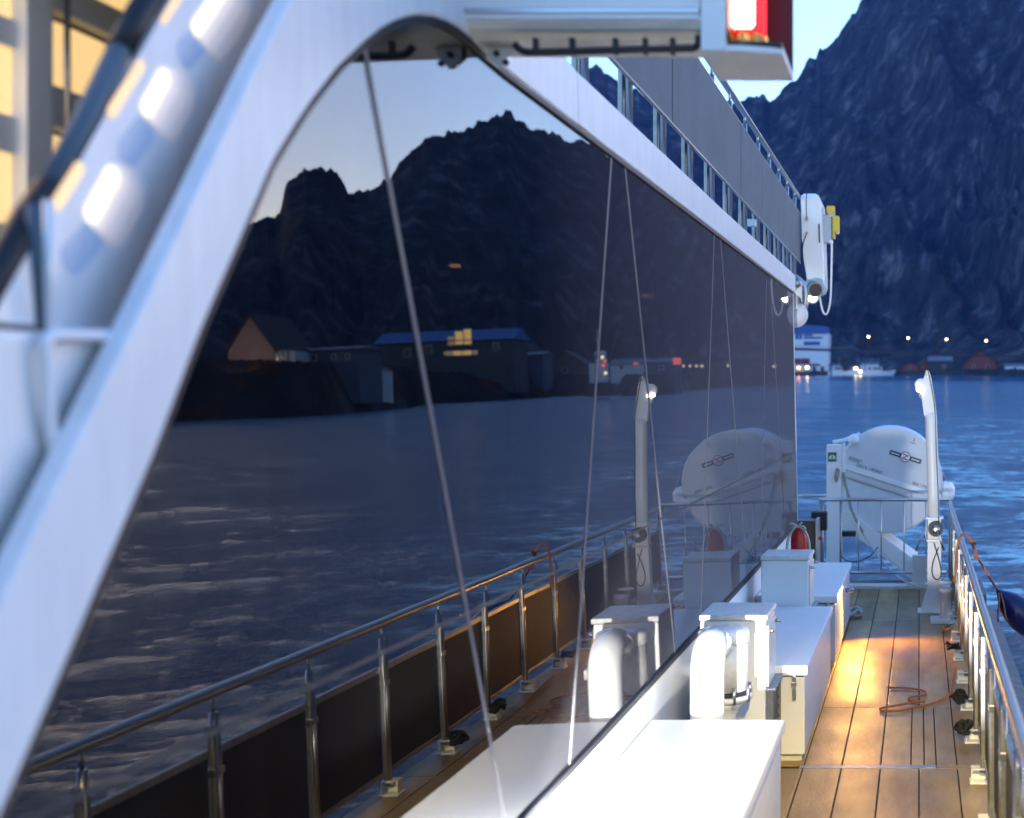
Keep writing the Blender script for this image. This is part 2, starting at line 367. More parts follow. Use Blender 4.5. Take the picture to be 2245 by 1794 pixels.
# shoreline (distance by azimuth): direct shore far off, the harbour side nearer
def shore_refl(px, py):
    lo, hi = 40.0, 3000.0
    for _ in range(60):
        mid = (lo+hi)/2; v = mirror(P(px, py, mid))
        if v.z > water_z(v.y): lo = mid
        else: hi = mid
    return math.degrees(math.atan2(v.x, v.y)), math.hypot(v.x, v.y)
sh = [(-30, 800), (-10, 790), (0, 760), (2.5, 720), (4.5, 640)]
for p in [(1450,867),(1414,868),(1302,866),(1205,870),(1100,877),(950,884),(898,894),(700,911),(380,924)]: sh.append(shore_refl(*p))
sh += [(45, 200), (100, 220)]
sh.sort(); ha = np.array([a for a, _ in sh]); hr = np.array([r for _, r in sh])
azd = np.concatenate([np.linspace(-26, -17, 50)[:-1], np.linspace(-17, 33, 1150), np.linspace(33, 70, 120)[1:]]); s_ = np.concatenate([np.linspace(-.03, .06, 20)[:-1], np.linspace(.06, 1.0, 190), np.linspace(1.02, 1.3, 6)])
AZ, SS = np.meshgrid(azd, s_)
rsh = np.interp(azd, ha, hr); el = np.interp(azd, sa, se)
jag = (fbm(azd*5, azd*0, 5, 21)-.5)*.008 + (fbm(azd*1.3+50, azd*0, 3, 4)-.5)*.005
Rk = np.interp(azd, [-26, 4, 12, 20, 32, 70], [2100, 1900, 1500, 1250, 1000, 900])
top = CZ + el*Rk
wz = WL + WT*np.cos(np.radians(azd))*rsh
RR = rsh + (Rk-rsh)*SS
shelf = np.interp(azd, [-26, 5, 10, 16, 22, 30, 70], [4, 4, 5, 7, 9, 11, 11])
prof = np.clip((SS-.10)/.90, 0, 1); prof = .55*prof**1.25 + .45*np.clip((prof-.25)/.75, 0, 1)**.8
low = np.clip((SS*(Rk-rsh)+2)/13, -.8, 1)*shelf
hgt = wz + low + prof*(top-wz-shelf) + jag*Rk*np.clip(SS, 0, 1)**5
arc = np.radians(AZ)*1300; ht = prof*(top-wz)*1.25 + SS*150
wx_ = (fbm(arc/170, ht/170, 4, 2)-.5)*150; wy_ = (fbm(arc/170+40, ht/170, 4, 12)-.5)*150
gul = ridged((arc+.30*ht+wx_)/150, (ht-.15*arc+wy_)/330, 5, 31)-.85
gul1 = ridged((arc-.35*ht+wx_)/260, (ht+wy_)/330, 4, 77)-.75
gul2 = ridged((arc-.12*ht+wx_*.5)/40, (ht+wy_*.4)/110, 4, 41)-.75
env = np.clip(prof*3.0, 0, 1)*np.clip((1.0-SS)*2.2, 0, 1)
hgt = hgt + (gul*120 + gul1*90 + gul2*26)*env*np.clip((top-wz)/330, .3, 1.4)
back = np.clip((SS-1)/.3, 0, 1); hgt = hgt - back*.5*(top-wz)
hgt = np.where(SS < .12, hgt + (fbm(AZ*12, RR*.05, 4, 8)-.5)*3.0*np.clip(SS/.03, 0, 1), hgt)
def rock_material():
    m = bpy.data.materials.new('dark_mountain_rock'); m.use_nodes = True; t = m.node_tree; b = t.nodes['Principled BSDF']; b.inputs['Roughness'].default_value = .95
    b.inputs['Specular IOR Level'].default_value = .1
    g = t.nodes.new('ShaderNodeNewGeometry')
    mp = t.nodes.new('ShaderNodeMapping'); mp.inputs['Scale'].default_value = (.028, .028, .012); t.links.new(g.outputs['Position'], mp.inputs[0])
    n = t.nodes.new('ShaderNodeTexNoise'); n.inputs['Scale'].default_value = 1.5; n.inputs['Detail'].default_value = 10; n.inputs['Roughness'].default_value = .7; t.links.new(mp.outputs[0], n.inputs['Vector'])
    r = t.nodes.new('ShaderNodeValToRGB'); e = r.color_ramp.elements; e[0].position = .36; e[0].color = (.010, .014, .018, 1); e[1].position = .70; e[1].color = (.17, .165, .19, 1)
    e2 = r.color_ramp.elements.new(.54); e2.color = (.036, .040, .046, 1)
    t.links.new(n.outputs[0], r.inputs[0])
    n2 = t.nodes.new('ShaderNodeTexNoise'); n2.inputs['Scale'].default_value = .06; n2.inputs['Detail'].default_value = 6; n2.inputs['Roughness'].default_value = .7; t.links.new(g.outputs['Position'], n2.inputs['Vector'])
    sx = t.nodes.new('ShaderNodeSeparateXYZ'); t.links.new(g.outputs['Position'], sx.inputs[0])
    mr = t.nodes.new('ShaderNodeMapRange'); mr.inputs[1].default_value = 150; mr.inputs[2].default_value = 25; t.links.new(sx.outputs[2], mr.inputs[0])
    m1 = t.nodes.new('ShaderNodeMapRange'); m1.inputs[1].default_value = .56; m1.inputs[2].default_value = .66; t.links.new(n2.outputs[0], m1.inputs[0])
    ml = t.nodes.new('ShaderNodeMath'); ml.operation = 'MULTIPLY'; t.links.new(mr.outputs[0], ml.inputs[0]); t.links.new(m1.outputs[0], ml.inputs[1])
    mx = t.nodes.new('ShaderNodeMix'); mx.data_type = 'RGBA'; mx.inputs[7].default_value = (.10, .034, .016, 1)   # rusty autumn scrub low on the slope
    t.links.new(ml.outputs[0], mx.inputs[0]); t.links.new(r.outputs[0], mx.inputs[6]); t.links.new(mx.outputs[2], b.inputs['Base Color'])
    n4 = t.nodes.new('ShaderNodeTexNoise'); n4.inputs['Scale'].default_value = .12; n4.inputs['Detail'].default_value = 8; n4.inputs['Roughness'].default_value = .7; t.links.new(g.outputs['Position'], n4.inputs['Vector'])
    bp = t.nodes.new('ShaderNodeBump'); bp.inputs['Strength'].default_value = .9; bp.inputs['Distance'].default_value = 6; t.links.new(n4.outputs[0], bp.inputs['Height']); t.links.new(bp.outputs[0], b.inputs['Normal'])
    return m
M['rock'] = rock_material()
mo = grid_mesh('mountains', np.sin(np.radians(AZ))*RR, np.cos(np.radians(AZ))*RR, hgt, M['rock'], 'structure')
def ground_z(x, y):
    a = math.degrees(math.atan2(x, y)); r = math.hypot(x, y)
    j = np.argmin(np.abs(azd-a)); col = RR[:, j]; return float(np.interp(r, col, hgt[:, j]))

# ------------------------------------------------------------------ thin blue dusk air
hzm = bpy.data.materials.new('dusk_haze'); hzm.use_nodes = True; t_ = hzm.node_tree; t_.nodes.clear()
pv = t_.nodes.new('ShaderNodeVolumePrincipled'); pv.inputs['Color'].default_value = (.10, .30, 1.0, 1); pv.inputs['Density'].default_value = .00006
ho = t_.nodes.new('ShaderNodeOutputMaterial'); t_.links.new(pv.outputs[0], ho.inputs['Volume'])
hb_ = MB().box((-1700, -640, -60), (3100, 3150, 800)).build('haze', hzm); tag(hb_, 'thin blue evening air', kind='stuff')

# ------------------------------------------------------------------ deck
deck = MB().box((-1.52, -3, -.30), (.52, 17.35, -.012)).build('deck', M['caulk']); tag(deck, 'brown planked side deck between the glass deckhouse and the railing', kind='structure')
def plank(x0, x1, y0, y1):
    g = .005
    return MB().box((x0+g, y0+g*.6, -.03), (x1-g, y1-g*.6, 0), .003).build('plank', M['plank'], deck)
xs = [-1.515, -1.29, -1.033, -.775, -.519, -.258, 0.0, .255, .515]
def row(y0, y1, edges):
    for a, b in zip(edges[:-1], edges[1:]): plank(a, b, y0, y1)
row(-2.9, 3.0, xs); row(3.0, 8.66, xs)
row(8.74, 10.4, [-1.515, -1.29, -1.033, -.775, -.519, -.258, -.055, .035, .116, .255, .515])
row(10.4, 14.55, xs); row(14.55, 17.05, xs)
MB().box((-.80, 8.665, -.03), (.116, 8.735, .002), .002).build('hatch_strip', M['dull_steel'], deck)
MB().box((.122, 8.66, -.03), (.51, 8.735, 0), .002).build('plank', M['plank'], deck)
MB().box((-1.5, 17.06, -.05), (.52, 17.34, .035), .01).build('coaming', M['white_old'], deck)
hull = MB().prism([Vector((.53, -3, -1.9)), Vector((.53, -3, -.02)), Vector((.60, -3, -.30)), Vector((1.05, -3, -.42)), Vector((1.12, -3, -.75)), Vector((.75, -3, -1.9))],
                  [Vector((.53, 18.2, -1.9)), Vector((.53, 18.2, -.02)), Vector((.60, 18.2, -.30)), Vector((1.05, 18.2, -.42)), Vector((1.12, 18.2, -.75)), Vector((.75, 18.2, -1.9))]).build('hull', M['hullgrey'])
tag(hull, 'grey rubbing strake running along the hull outside the railing', 'ship hull', kind='thing')
st = MB().box((-6, -3, -1.95), (.525, 17.34, -.31)).build('hull_side', M['white'], hull)

# ------------------------------------------------------------------ glass deckhouse
dh = thing('deckhouse', 'long white ship deckhouse walled with dark reflective glass panes beside the side deck', 'deckhouse', (-1.6, 9, 0))
def zb(Y): return np.interp(Y, [1.0, 5.62, 9.06, 11.76, 16.2], [-1.60, -1.574, -1.548, -1.53, -1.47])
def ztop(Y): return 1.256 + .0120*(Y-4.74)
def zband(Y): return np.interp(Y, [3, 6.31, 10.38, 16.4], [1.50, 1.52, 1.545, 1.62])
YE = 16.25
inner = [(-25,1725),(47,1560),(121,1390),(180,1250),(305,960),(405,697),(500,480),(560,340),(600,275),(640,215),(700,140),(760,85),(790,62),(820,46),(845,37),(870,33),(897,34),(925,42),(955,58),(985,82),(1015,112)]
inner = [gp(x/.9604, y/.9604) for x, y in inner]
topedge = [(Y, float(ztop(Y))) for Y in np.linspace(4.95, YE, 24)]
outer_left = [gp(x/.9604, y/.9604) for x, y in [(-160,1545),(0,1214),(134,940),(257,690),(341,514),(441,301),(522,132),(598,-12),(700,-190),(780,-300)]]
upper = [(4.2, 1.62), (5.3, 1.56)] + [(Y, float(zband(Y))) for Y in np.linspace(6.2, YE+.12, 20)]
# surround: arch leg + head band, one moulding
loop_in = inner + topedge + [(YE+.12, float(ztop(YE+.12)))]
low_end = [gp(-135/.9604, 1985/.9604)]
loop = low_end + loop_in + list(reversed(upper)) + list(reversed(outer_left))
def strip(A, B, off0, off1, name, m, parent):
    """band between two open polylines A, B in the glass plane, with thickness"""
    n = len(A); vs = []
    for off in (off0, off1):
        vs += [G(a[0], a[1], off) for a in A] + [G(b[0], b[1], off) for b in B]
    fs = []
    for i in range(n-1):
        fs += [(i, i+1, n+i+1, n+i), (2*n+i, 3*n+i, 3*n+i+1, 2*n+i+1), (i, 2*n+i, 2*n+i+1, i+1), (n+i, n+i+1, 3*n+i+1, 3*n+i)]
    fs += [(0, n, 3*n, 2*n), (n-1, 3*n-1, 4*n-1, 2*n-1)]
    mb = MB().add(vs, fs); return mb.build(name, m, parent)
def resample(pts, n):
    pts = np.array(pts); d = np.concatenate([[0], np.cumsum(np.hypot(*np.diff(pts, axis=0).T))]); t = np.linspace(0, d[-1], n)
    return [(float(np.interp(v, d, pts[:, 0])), float(np.interp(v, d, pts[:, 1]))) for v in t]
# arch leg and crown
N = 60
A1 = resample(low_end + inner[:12], N); B1 = resample(outer_left[:8], N)
A2 = resample(inner[11:] + topedge[:3], N); B2 = resample([outer_left[7], outer_left[9], (4.2, 1.62), (5.3, 1.56), (5.93, 1.52)], N)
A3 = topedge[2:] + [(YE+.12, float(ztop(YE+.12)))]; B3 = [(a[0], float(zband(a[0]))) for a in A3]
B2[-1] = B3[0]; A2[-1] = A3[0]
def rounded_frame(A, B, name, base, depth, edge):
    """frame with rolled edges: cross-section A-edge -> flat -> B-edge"""
    secs = [(0, base), (0, depth-edge), (.012, depth-edge*.35), (.04, depth), (.5, depth+.001), (.96, depth), (.988, depth-edge*.35), (1, depth-edge), (1, base)]
    vs, fs = [], []; k = len(secs)
    for a, b in zip(A, B):
        for t, off in secs: vs.append(G(a[0]+(b[0]-a[0])*t, a[1]+(b[1]-a[1])*t, off))
    for i in range(len(A)-1):
        for j in range(k-1): fs.append((i*k+j, i*k+j+1, (i+1)*k+j+1, (i+1)*k+j))
    fs.append(tuple(range(k))); fs.append(tuple((len(A)-1)*k+j for j in range(k)))
    mb = MB().add(vs, fs, True); mb.sm = [(f % (k-1) not in (3, 4)) for f in range(len(fs))]
    return mb.build(name, M['frame'], dh)
rounded_frame(A1+A2[1:], B1+B2[1:], 'window_surround', -.02, .020, .010)
rounded_frame(A3, B3, 'roof_band', -.02, .022, .010)
# black gasket along the glass edge
def offset_line(pts, d):
    out = []
    for i, p in enumerate(pts):
        a = pts[max(i-1, 0)]; b = pts[min(i+1, len(pts)-1)]; tx, tz = b[0]-a[0], b[1]-a[1]; l = math.hypot(tx, tz) or 1
        out.append((p[0]+tz/l*d, p[1]-tx/l*d))
    return out
gl_line = resample(low_end + inner + topedge, 120)
strip(gl_line, offset_line(gl_line, .020), -.015, .014, 'gasket', M['gasket'], dh)
bl = [(Y, float(zb(Y))) for Y in np.linspace(1.2, YE, 30)]
strip([(y, z+.002) for y, z in bl], [(y, z-.030) for y, z in bl], -.03, .016, 'sill_gasket', M['gasket'], dh)
# wall under the glass, and the end return
wl = MB(); yy = np.linspace(.4, YE, 24)
A = [Vector((-(GC+GN*float(zb(y)))+.004, y, 0)) for y in yy]; B = [Vector((-(GC+GN*float(zb(y)))+.004, y, CZ+float(zb(y))-.031)) for y in yy]
n = len(A); wl.add(A+B+[a+Vector((-.1, 0, 0)) for a in A]+[b+Vector((-.1, 0, 0)) for b in B],
   [(i, i+1, n+i+1, n+i) for i in range(n-1)] + [(2*n+i, 3*n+i, 3*n+i+1, 2*n+i+1) for i in range(n-1)] + [(n+i, n+i+1, 3*n+i+1, 3*n+i) for i in range(n-1)] + [(n-1, 3*n-1, 4*n-1, 2*n-1)])
wl.build('lower_wall', M['white'], dh)
# panes: slanting joints, upper and lower row split by a thin transom
def jl(p, q):
    (y1, z1), (y2, z2) = gp(*p), gp(*q); return lambda Z: y1 + (y2-y1)*(Z-z1)/(z2-z1)
joints = [jl((795,85),(1105,1794)), jl((1340,350),(1250,1668)), jl((1370,368),(1469,1320)), jl((1559,700),(1538,1320)), jl((1593.5,700),(1621,1050)), jl((1678,700),(1667,1240)), jl((1694,700),(1721,1150))]
def ztr(Y): return float(np.interp(Y, [1, 3, 5.7, 16.3], [-.72, -.715, -.71, -.60]))
def solve(fz, j):
    Z = 0.0
    for _ in range(12): Z = float(fz(j(Z)))
    return j(Z), Z
jw = .015
def pane(poly, rot=0):
    yc = sum(p[0] for p in poly)/len(poly); ry, rz = random.uniform(-.0012, .0012), random.uniform(-.0010, .0010)   # panes never sit quite in line
    tw = lambda y, z: ry*(y-yc) + rz*z
    MB().prism([G(y, z, -.012+tw(y, z)) for y, z in poly], [G(y, z, tw(y, z)) for y, z in poly]).build('glass_pane', M['glass'], dh)
ia = resample(inner, 300)
def zarch(Y): return float(np.interp(Y, [p[0] for p in ia], [p[1] for p in ia])) if Y < ia[-1][0] else float(ztop(Y))
tops = [solve(zarch if i == 0 else ztop, j) for i, j in enumerate(joints)]; mids = [solve(ztr, j) for j in joints]; bots = [solve(zb, j) for j in joints]
for i in range(len(joints)+1):
    w = jw
    L = None if i == 0 else i-1; Rr = None if i == len(joints) else i
    lt, lm, lb_ = (tops[L], mids[L], bots[L]) if L is not None else (None, None, None)
    rt, rm, rb = (tops[Rr], mids[Rr], bots[Rr]) if Rr is not None else ((YE, float(ztop(YE))), (YE, ztr(YE)), (YE, float(zb(YE))))
    tg = .006
    if L is None:
        k = [p for p in resample(inner, 90) if p[1] > ztr(p[0])+tg and p[0] < rt[0]-w-.02]
        pane([(p[0]-.02, p[1]+.005) for p in k] + [(rt[0]-w, zarch(rt[0]-w)+.005), (rm[0]-w, rm[1]+tg), (k[0][0]-.05, ztr(k[0][0])+tg)])
        a2 = [p for p in resample(low_end+inner, 80) if p[1] < ztr(p[0])-tg]
        pane([(max(a2[0][0], 1.0), float(zb(a2[0][0])))] + [(p[0]-.02, p[1]) for p in a2 if p[1] > zb(p[0])] + [(a2[-1][0], ztr(a2[-1][0])-tg), (rm[0]-w, rm[1]-tg), (rb[0]-w, rb[1])])
    else:
        if i == 1:                                    # the head of this pane follows the crown of the arch
            cr = [p for p in resample(inner, 80) if p[0] > lt[0]+w+.01]
            head = [(lt[0]+w, zarch(lt[0]+w)+.004)] + [(p[0], p[1]+.004) for p in cr] + [(y, float(ztop(y))) for y in np.linspace(5.0, rt[0]-w, 6)]
        else:
            head = [(y, float(ztop(y))) for y in np.linspace(lt[0]+w, rt[0]-w, 5)]
        pane(head + [(rm[0]-w, rm[1]+tg), (lm[0]+w, lm[1]+tg)])
        pane([(lm[0]+w, lm[1]-tg), (rm[0]-w, rm[1]-tg), (rb[0]-w, rb[1]), (lb_[0]+w, lb_[1])])
M['seal'] = mat('grey_pane_seal', (.085, .085, .10), .5); M['transom'] = mat('dark_transom', (.03, .03, .035), .7)
for t, b in zip(tops, bots):
    hi = (t[0], min(t[1], 1.30)); w = .0145
    MB().prism([G(hi[0]-w, hi[1], -.01), G(hi[0]+w, hi[1], -.01), G(b[0]+w, b[1], -.01), G(b[0]-w, b[1], -.01)],
               [G(hi[0]-w, hi[1], .002), G(hi[0]+w, hi[1], .002), G(b[0]+w, b[1], .002), G(b[0]-w, b[1], .002)]).build('pane_joint', M['seal'], dh)
tl = [(y, ztr(y)) for y in np.linspace(2.0, YE, 20)]
strip([(y, z+.0058) for y, z in tl], [(y, z-.0058) for y, z in tl], -.01, .0015, 'transom', M['transom'], dh)
MB().prism([G(YE, -1.47, -.012), G(YE+.03, -1.47, -.012), G(YE+.03, 1.39, -.012), G(YE, 1.39, -.012)], [G(YE, -1.47, .004), G(YE+.03, -1.47, .004), G(YE+.03, 1.39, .004), G(YE, 1.39, .004)]).build('end_trim', M['frame'], dh)
# room behind the glass, and upper deck on top
MB().box((-5.2, .6, 1.0), (-5.1, YE, 3.7)).build('inner_wall', M['interior'], dh)
MB().box((-5.1, .6, .62), (-1.62, YE, .72)).build('inner_floor', M['interior'], dh)
MB().box((-5.1, 3.0, 3.72), (-1.66, YE, 3.80)).build('inner_ceiling', M['interior'], dh)
MB().box((-5.2, YE+.0, 0), (-1.60, YE+.08, 3.8)).build('end_wall', M['white'], dh)
MB().box((-5.2, .5, 0.7), (-1.62, .58, 3.8)).build('bow_wall', M['interior'], dh)
MB().box((-6, 3.6, 3.82), (-1.62, 17.4, 3.93)).build('roof', M['white'], dh)
for i, (px, py, r_) in enumerate([(998,582,.05), (1420,648,.08), (1480,668,.07)]):
    Y = 1.27*F/(VY-py); p = P(px, py, Y)
    o = MB().lathe([(r_, -.02), (r_, .01)], Matrix.Translation(p)).build('ceiling_lamp', M['lamp_warm'])
    tag(o, ['round warm ceiling lamp glowing faintly high behind the first wide pane', 'thin warm ceiling lamp ellipse behind the narrow pane, left of two', 'thin warm ceiling lamp ellipse behind the glass, right of two'][i], 'ceiling lamp', 'ceiling lamps behind the glass')

# ------------------------------------------------------------------ upper railing with grey canvas
ur = thing('upper_railing', 'steel railing with grey canvas panels along the roof of the glass deckhouse', 'railing', (-1.62, 10, 3.95))
XU = -1.62
def zcb(Y): return 1.772 + (Y-6.4)*.0093
def zct(Y): return 2.465 + (Y-8.9)*.0075
def zhr(Y): return 2.66 + (Y-10.3)*.0165
for Y in np.arange(5.32, 17.3, .965):
    z0, z1 = CZ+float(zband(min(Y, 16.3)))-.02, CZ+zhr(Y)
    p = MB().tube([(XU, Y, z0), (XU, Y, z1-.09)], .024, 12).build('post', M['steel'], ur)
    MB().tube([(XU, Y, z1-.09), (XU, Y, z1-.01)], .010, 8).build('pin', M['steel'], p)
    MB().box((XU-.055, Y-.028, z0), (XU-.028, Y+.03, z1-.12), .004).build('stiffener', M['dull_steel'], p)
    MB().box((XU-.06, Y-.05, z0-.01), (XU+.045, Y+.05, z0+.012), .004).build('foot_plate', M['steel'], p)
MB().tube([(XU, y, CZ+zhr(y)) for y in np.linspace(4.8, 17.5, 10)], .027, 12).build('handrail', M['steel'], ur)
for y0, y1 in [(4.9, 8.3), (8.33, 11.5), (11.53, 13.05), (13.06, 15.1), (15.11, 17.35)]:
    MB().prism([Vector((XU+.03, y0, CZ+zcb(y0))), Vector((XU+.03, y1, CZ+zcb(y1))), Vector((XU+.03, y1, CZ+zct(y1))), Vector((XU+.03, y0, CZ+zct(y0)))],
               [Vector((XU+.042, y0, CZ+zcb(y0))), Vector((XU+.042, y1, CZ+zcb(y1))), Vector((XU+.042, y1, CZ+zct(y1))), Vector((XU+.042, y0, CZ+zct(y0)))]).build('canvas_panel', M['grey_cover'], ur)
MB().tube([(XU+.036, y, CZ+zcb(y)) for y in (4.9, 17.35)], .011, 8).build('lower_rod', M['dull_steel'], ur)
MB().tube([(XU+.036, y, CZ+zct(y)) for y in (4.9, 17.35)], .008, 8).build('upper_rod', M['dull_steel'], ur)

# ------------------------------------------------------------------ side railing
XR = .41
sr = thing('side_railing', 'stainless steel side railing with dark canvas panels at the outer deck edge', 'railing', (XR, 10, 0))
post_y = [8.35+.995*i for i in range(-5, 10)]
ZH = 1.10
for i, Y in enumerate(post_y):
    p = MB().tube([(XR, Y, .06), (XR, Y, ZH-.10)], .021, 12).build('post', M['steel'], sr)
    MB().box((XR-.014, Y-.052, .10), (XR+.014, Y-.026, ZH-.16), .004).build('flat_bar', M['dull_steel'], p)
    MB().tube([(XR, Y, ZH-.10), (XR, Y, ZH-.02)], .009, 8).build('pin', M['steel'], p)
    MB().box((XR-.022, Y-.06, .70), (XR+.03, Y+.03, .735), .004).build('clamp', M['steel'], p)
    b = MB()
    b.box((XR-.085, Y-.06, .0), (XR+.05, Y+.06, .012), .003)
    b.box((XR-.075, Y-.045, .012), (XR-.066, Y+.045, .095)); b.box((XR+.03, Y-.045, .012), (XR+.039, Y+.045, .095))
    b.box((XR-.0655, Y-.045, .087), (XR+.0295, Y+.045, .095)); b.box((XR-.0655, Y+.03, .012), (XR+.0295, Y+.04, .0865))
    b.build('foot_bracket', M['white'], p)
hr_pts = [(XR+.002*math.sin(y*.7), y, ZH) for y in np.linspace(2.6, 17.55, 40)]
MB().tube(hr_pts, .03, 14).build('handrail', M['steel'], sr)
for a, b in zip(post_y[:-1], post_y[1:]):
    if b > 17.6: break
    y0, y1 = a+.035, b-.06
    MB().box((XR+.012, y0, .16), (XR+.022, y1, .79)).build('canvas_panel', M['dark_cover'], sr)
    MB().box((XR+.004, y0, .79), (XR+.030, y1, .83), .005).build('panel_rail', M['dull_steel'], sr)
    MB().box((XR+.004, y0, .13), (XR+.030, y1, .16), .005).build('panel_rail', M['dull_steel'], sr)

# ------------------------------------------------------------------ stern gate
sg = thing('stern_gate', 'steel gate rail with thin balusters across the aft end of the side deck', 'railing', (-.45, 17.45, 0))
YG = 17.45
zt_, zb_ = 1.14, .165
x0, x1 = P(1796, 0, YG).x, .42
MB().tube([(x0, YG, zt_), (x1, YG, zt_)], .024, 12).build('top_rail', M['steel'], sg)
MB().tube([(P(1865, 0, YG).x, YG, zb_), (P(2075, 0, YG).x, YG, zb_)], .024, 12).build('bottom_rail', M['steel'], sg)
for px in (1882, 1932, 1982, 2030):
    x = P(px, 0, YG).x; MB().tube([(x, YG, zb_), (x+.03*0, YG, zt_)], .0095, 8).build('baluster', M['steel'], sg)
for px, r_ in ((1801, .032), (1843, .016)):
    x = P(px, 0, YG).x; MB().tube([(x, YG, 0), (x, YG, zt_)], r_, 10).build('post', M['dull_steel'], sg)
o = MB().tube([P(1747, 1088, 17.9), P(1812, 1086, 17.9)], .022, 10).build('rail_stub', M['steel'], sg)

# ------------------------------------------------------------------ lockers, cabinets, vents
def locker(y0, y1, label):
    t = thing('deck_locker', label, 'locker', (-1.1, y0, 0), 'white deck lockers along the deckhouse wall')
    MB().box((-1.50, y0+.012, .05), (-.775, y1-.012, .575), .008).build('body', M['white'], t)
    MB().box((-1.495, y0+.02, .5755), (-.783, y1-.02, .5845)).build('lid_gasket', M['black'], t)
    MB().box((-1.505, y0-.004, .585), (-.755, y1+.004, .655), .012).build('lid', M['white'], t)
    MB().box((-1.46, y0+.05, 0), (-.80, y1-.05, .05)).build('plinth', M['white_old'], t)
    for yy, nx in ((y0, -1.08),):
        for x in (-.845, -1.30):
            l = MB().box((x-.014, yy-.022, .53), (x+.014, yy-.003, .60), .003)
            l.box((x-.018, yy-.030, .52), (x+.018, yy-.010, .548), .003); l.box((x-.008, yy-.026, .45), (x+.008, yy-.006, .52), .003)
            l.box((x-.012, yy-.012, .425), (x+.012, yy+.010, .49), .003)
            l.build('latch', M['steel'], t)
    return t
locker(4.7, 7.30, 'brightly lit white deck locker nearest the camera in front of the vent pipe')
locker(8.80, 11.38, 'white deck locker with steel latch between the two tall cabinets')
locker(12.0, 14.52, 'white deck locker whose side glows orange beside the lit deck, furthest aft')
def cabinet(y0, y1, label):
    t = thing('vent_cabinet', label, 'cabinet', (-1.18, y0, 0), 'tall white ventilation cabinets')
    MB().box((-1.39, y0, .0), (-.975, y1, 1.05), .012).build('body', M['white'], t)
    MB().box((-1.395, y0-.008, 1.052), (-.962, y1+.008, 1.088), .010).build('top', M['white_old'], t)
    MB().box((-.973, y0+.05, .62), (-.960, y1-.05, 1.01), .004).build('side_hatch', M['white_old'], t)
    lv = MB()
    lv.box((-.974, y0+.02, .0), (-.93, y0+.035, .60)); lv.box((-.974, y1-.035, .0), (-.93, y1-.02, .60)); lv.box((-.974, y0+.02, .60), (-.915, y1-.02, .615))
    lv.build('louvre_frame', M['dull_steel'], t)
    for k in range(9):
        z = .03+k*.062
        MB().add([(-.972, y0+.036, z+.05), (-.972, y1-.036, z+.05), (-.938, y1-.036, z), (-.938, y0+.036, z),
                  (-.972, y0+.036, z+.045), (-.972, y1-.036, z+.045), (-.940, y1-.036, z-.004), (-.940, y0+.036, z-.004)],
                 [(0, 1, 2, 3), (7, 6, 5, 4), (0, 4, 5, 1), (2, 6, 7, 3), (1, 5, 6, 2), (0, 3, 7, 4)]).build('slat', M['black'], t)
    for yy in (y0+.06, y1-.08):
        MB().tube([(-.96, yy, .98), (-.925, yy, .98)], .012, 8).build('wing_bolt', M['steel'], t)
    return t
cabinet(8.25, 8.77, 'tall white ventilation cabinet behind the gooseneck pipe')
cabinet(11.43, 11.96, 'tall white ventilation cabinet with the red cylinder behind it')
# gooseneck pipe
gk = thing('gooseneck_pipe', 'thick white gooseneck ventilation pipe bending back behind the nearest locker', 'vent pipe', (-1.22, 7.55, 0))
x = -1.222; rp_ = .098
pts = [(x, 7.50, 0), (x, 7.50, .3), (x, 7.50, .6), (x, 7.50, .86)] + [(x, 7.50+.15-.15*math.cos(a), .86+.15*math.sin(a)) for a in np.linspace(.25, math.pi/2, 7)] + [(x, 7.80, 1.0), (x, 7.86, .98)]
MB().tube(pts, rp_, 28).build('pipe', M['white_gel'], gk)
MB().lathe([(.16, 0), (.16, .02), (.10, .03)], Matrix.Translation((x, 7.5, 0))).build('flange', M['white'], gk)
vc = thing('mushroom_vent', 'round white vent head with a flat cap and clamped flange beside the gooseneck pipe', 'vent', (-1.205, 8.02, 0))
Mv = Matrix.Translation((-1.205, 8.03, 0))
MB().lathe([(.075, 0), (.075, .50), (.10, .56), (.15, .60)], Mv, 28).build('neck', M['white'], vc)
MB().lathe([(.150, .602), (.172, .61), (.172, .635), (.16, .64)], Mv, 32).build('flange', M['white'], vc)
MB().lathe([(.158, .642), (.166, .65), (.166, .662), (.152, .668)], Mv, 32).build('seal', M['black'], vc)
MB().lathe([(.152, .670), (.152, .955)], Mv, 32).build('drum', M['white_old'], vc)
MB().lathe([(.148, .957), (.156, .962), (.158, 1.02), (.150, 1.036), (.05, 1.04)], Mv, 32).build('cap', M['white'], vc)
for a in (-100, -60, -20, 20):
    p = (-1.205+.165*math.cos(R(a)), 8.03+.165*math.sin(R(a)))
    MB().tube([(p[0], p[1], .60), (p[0], p[1], .70)], .012, 8).build('bolt', M['steel'], vc)
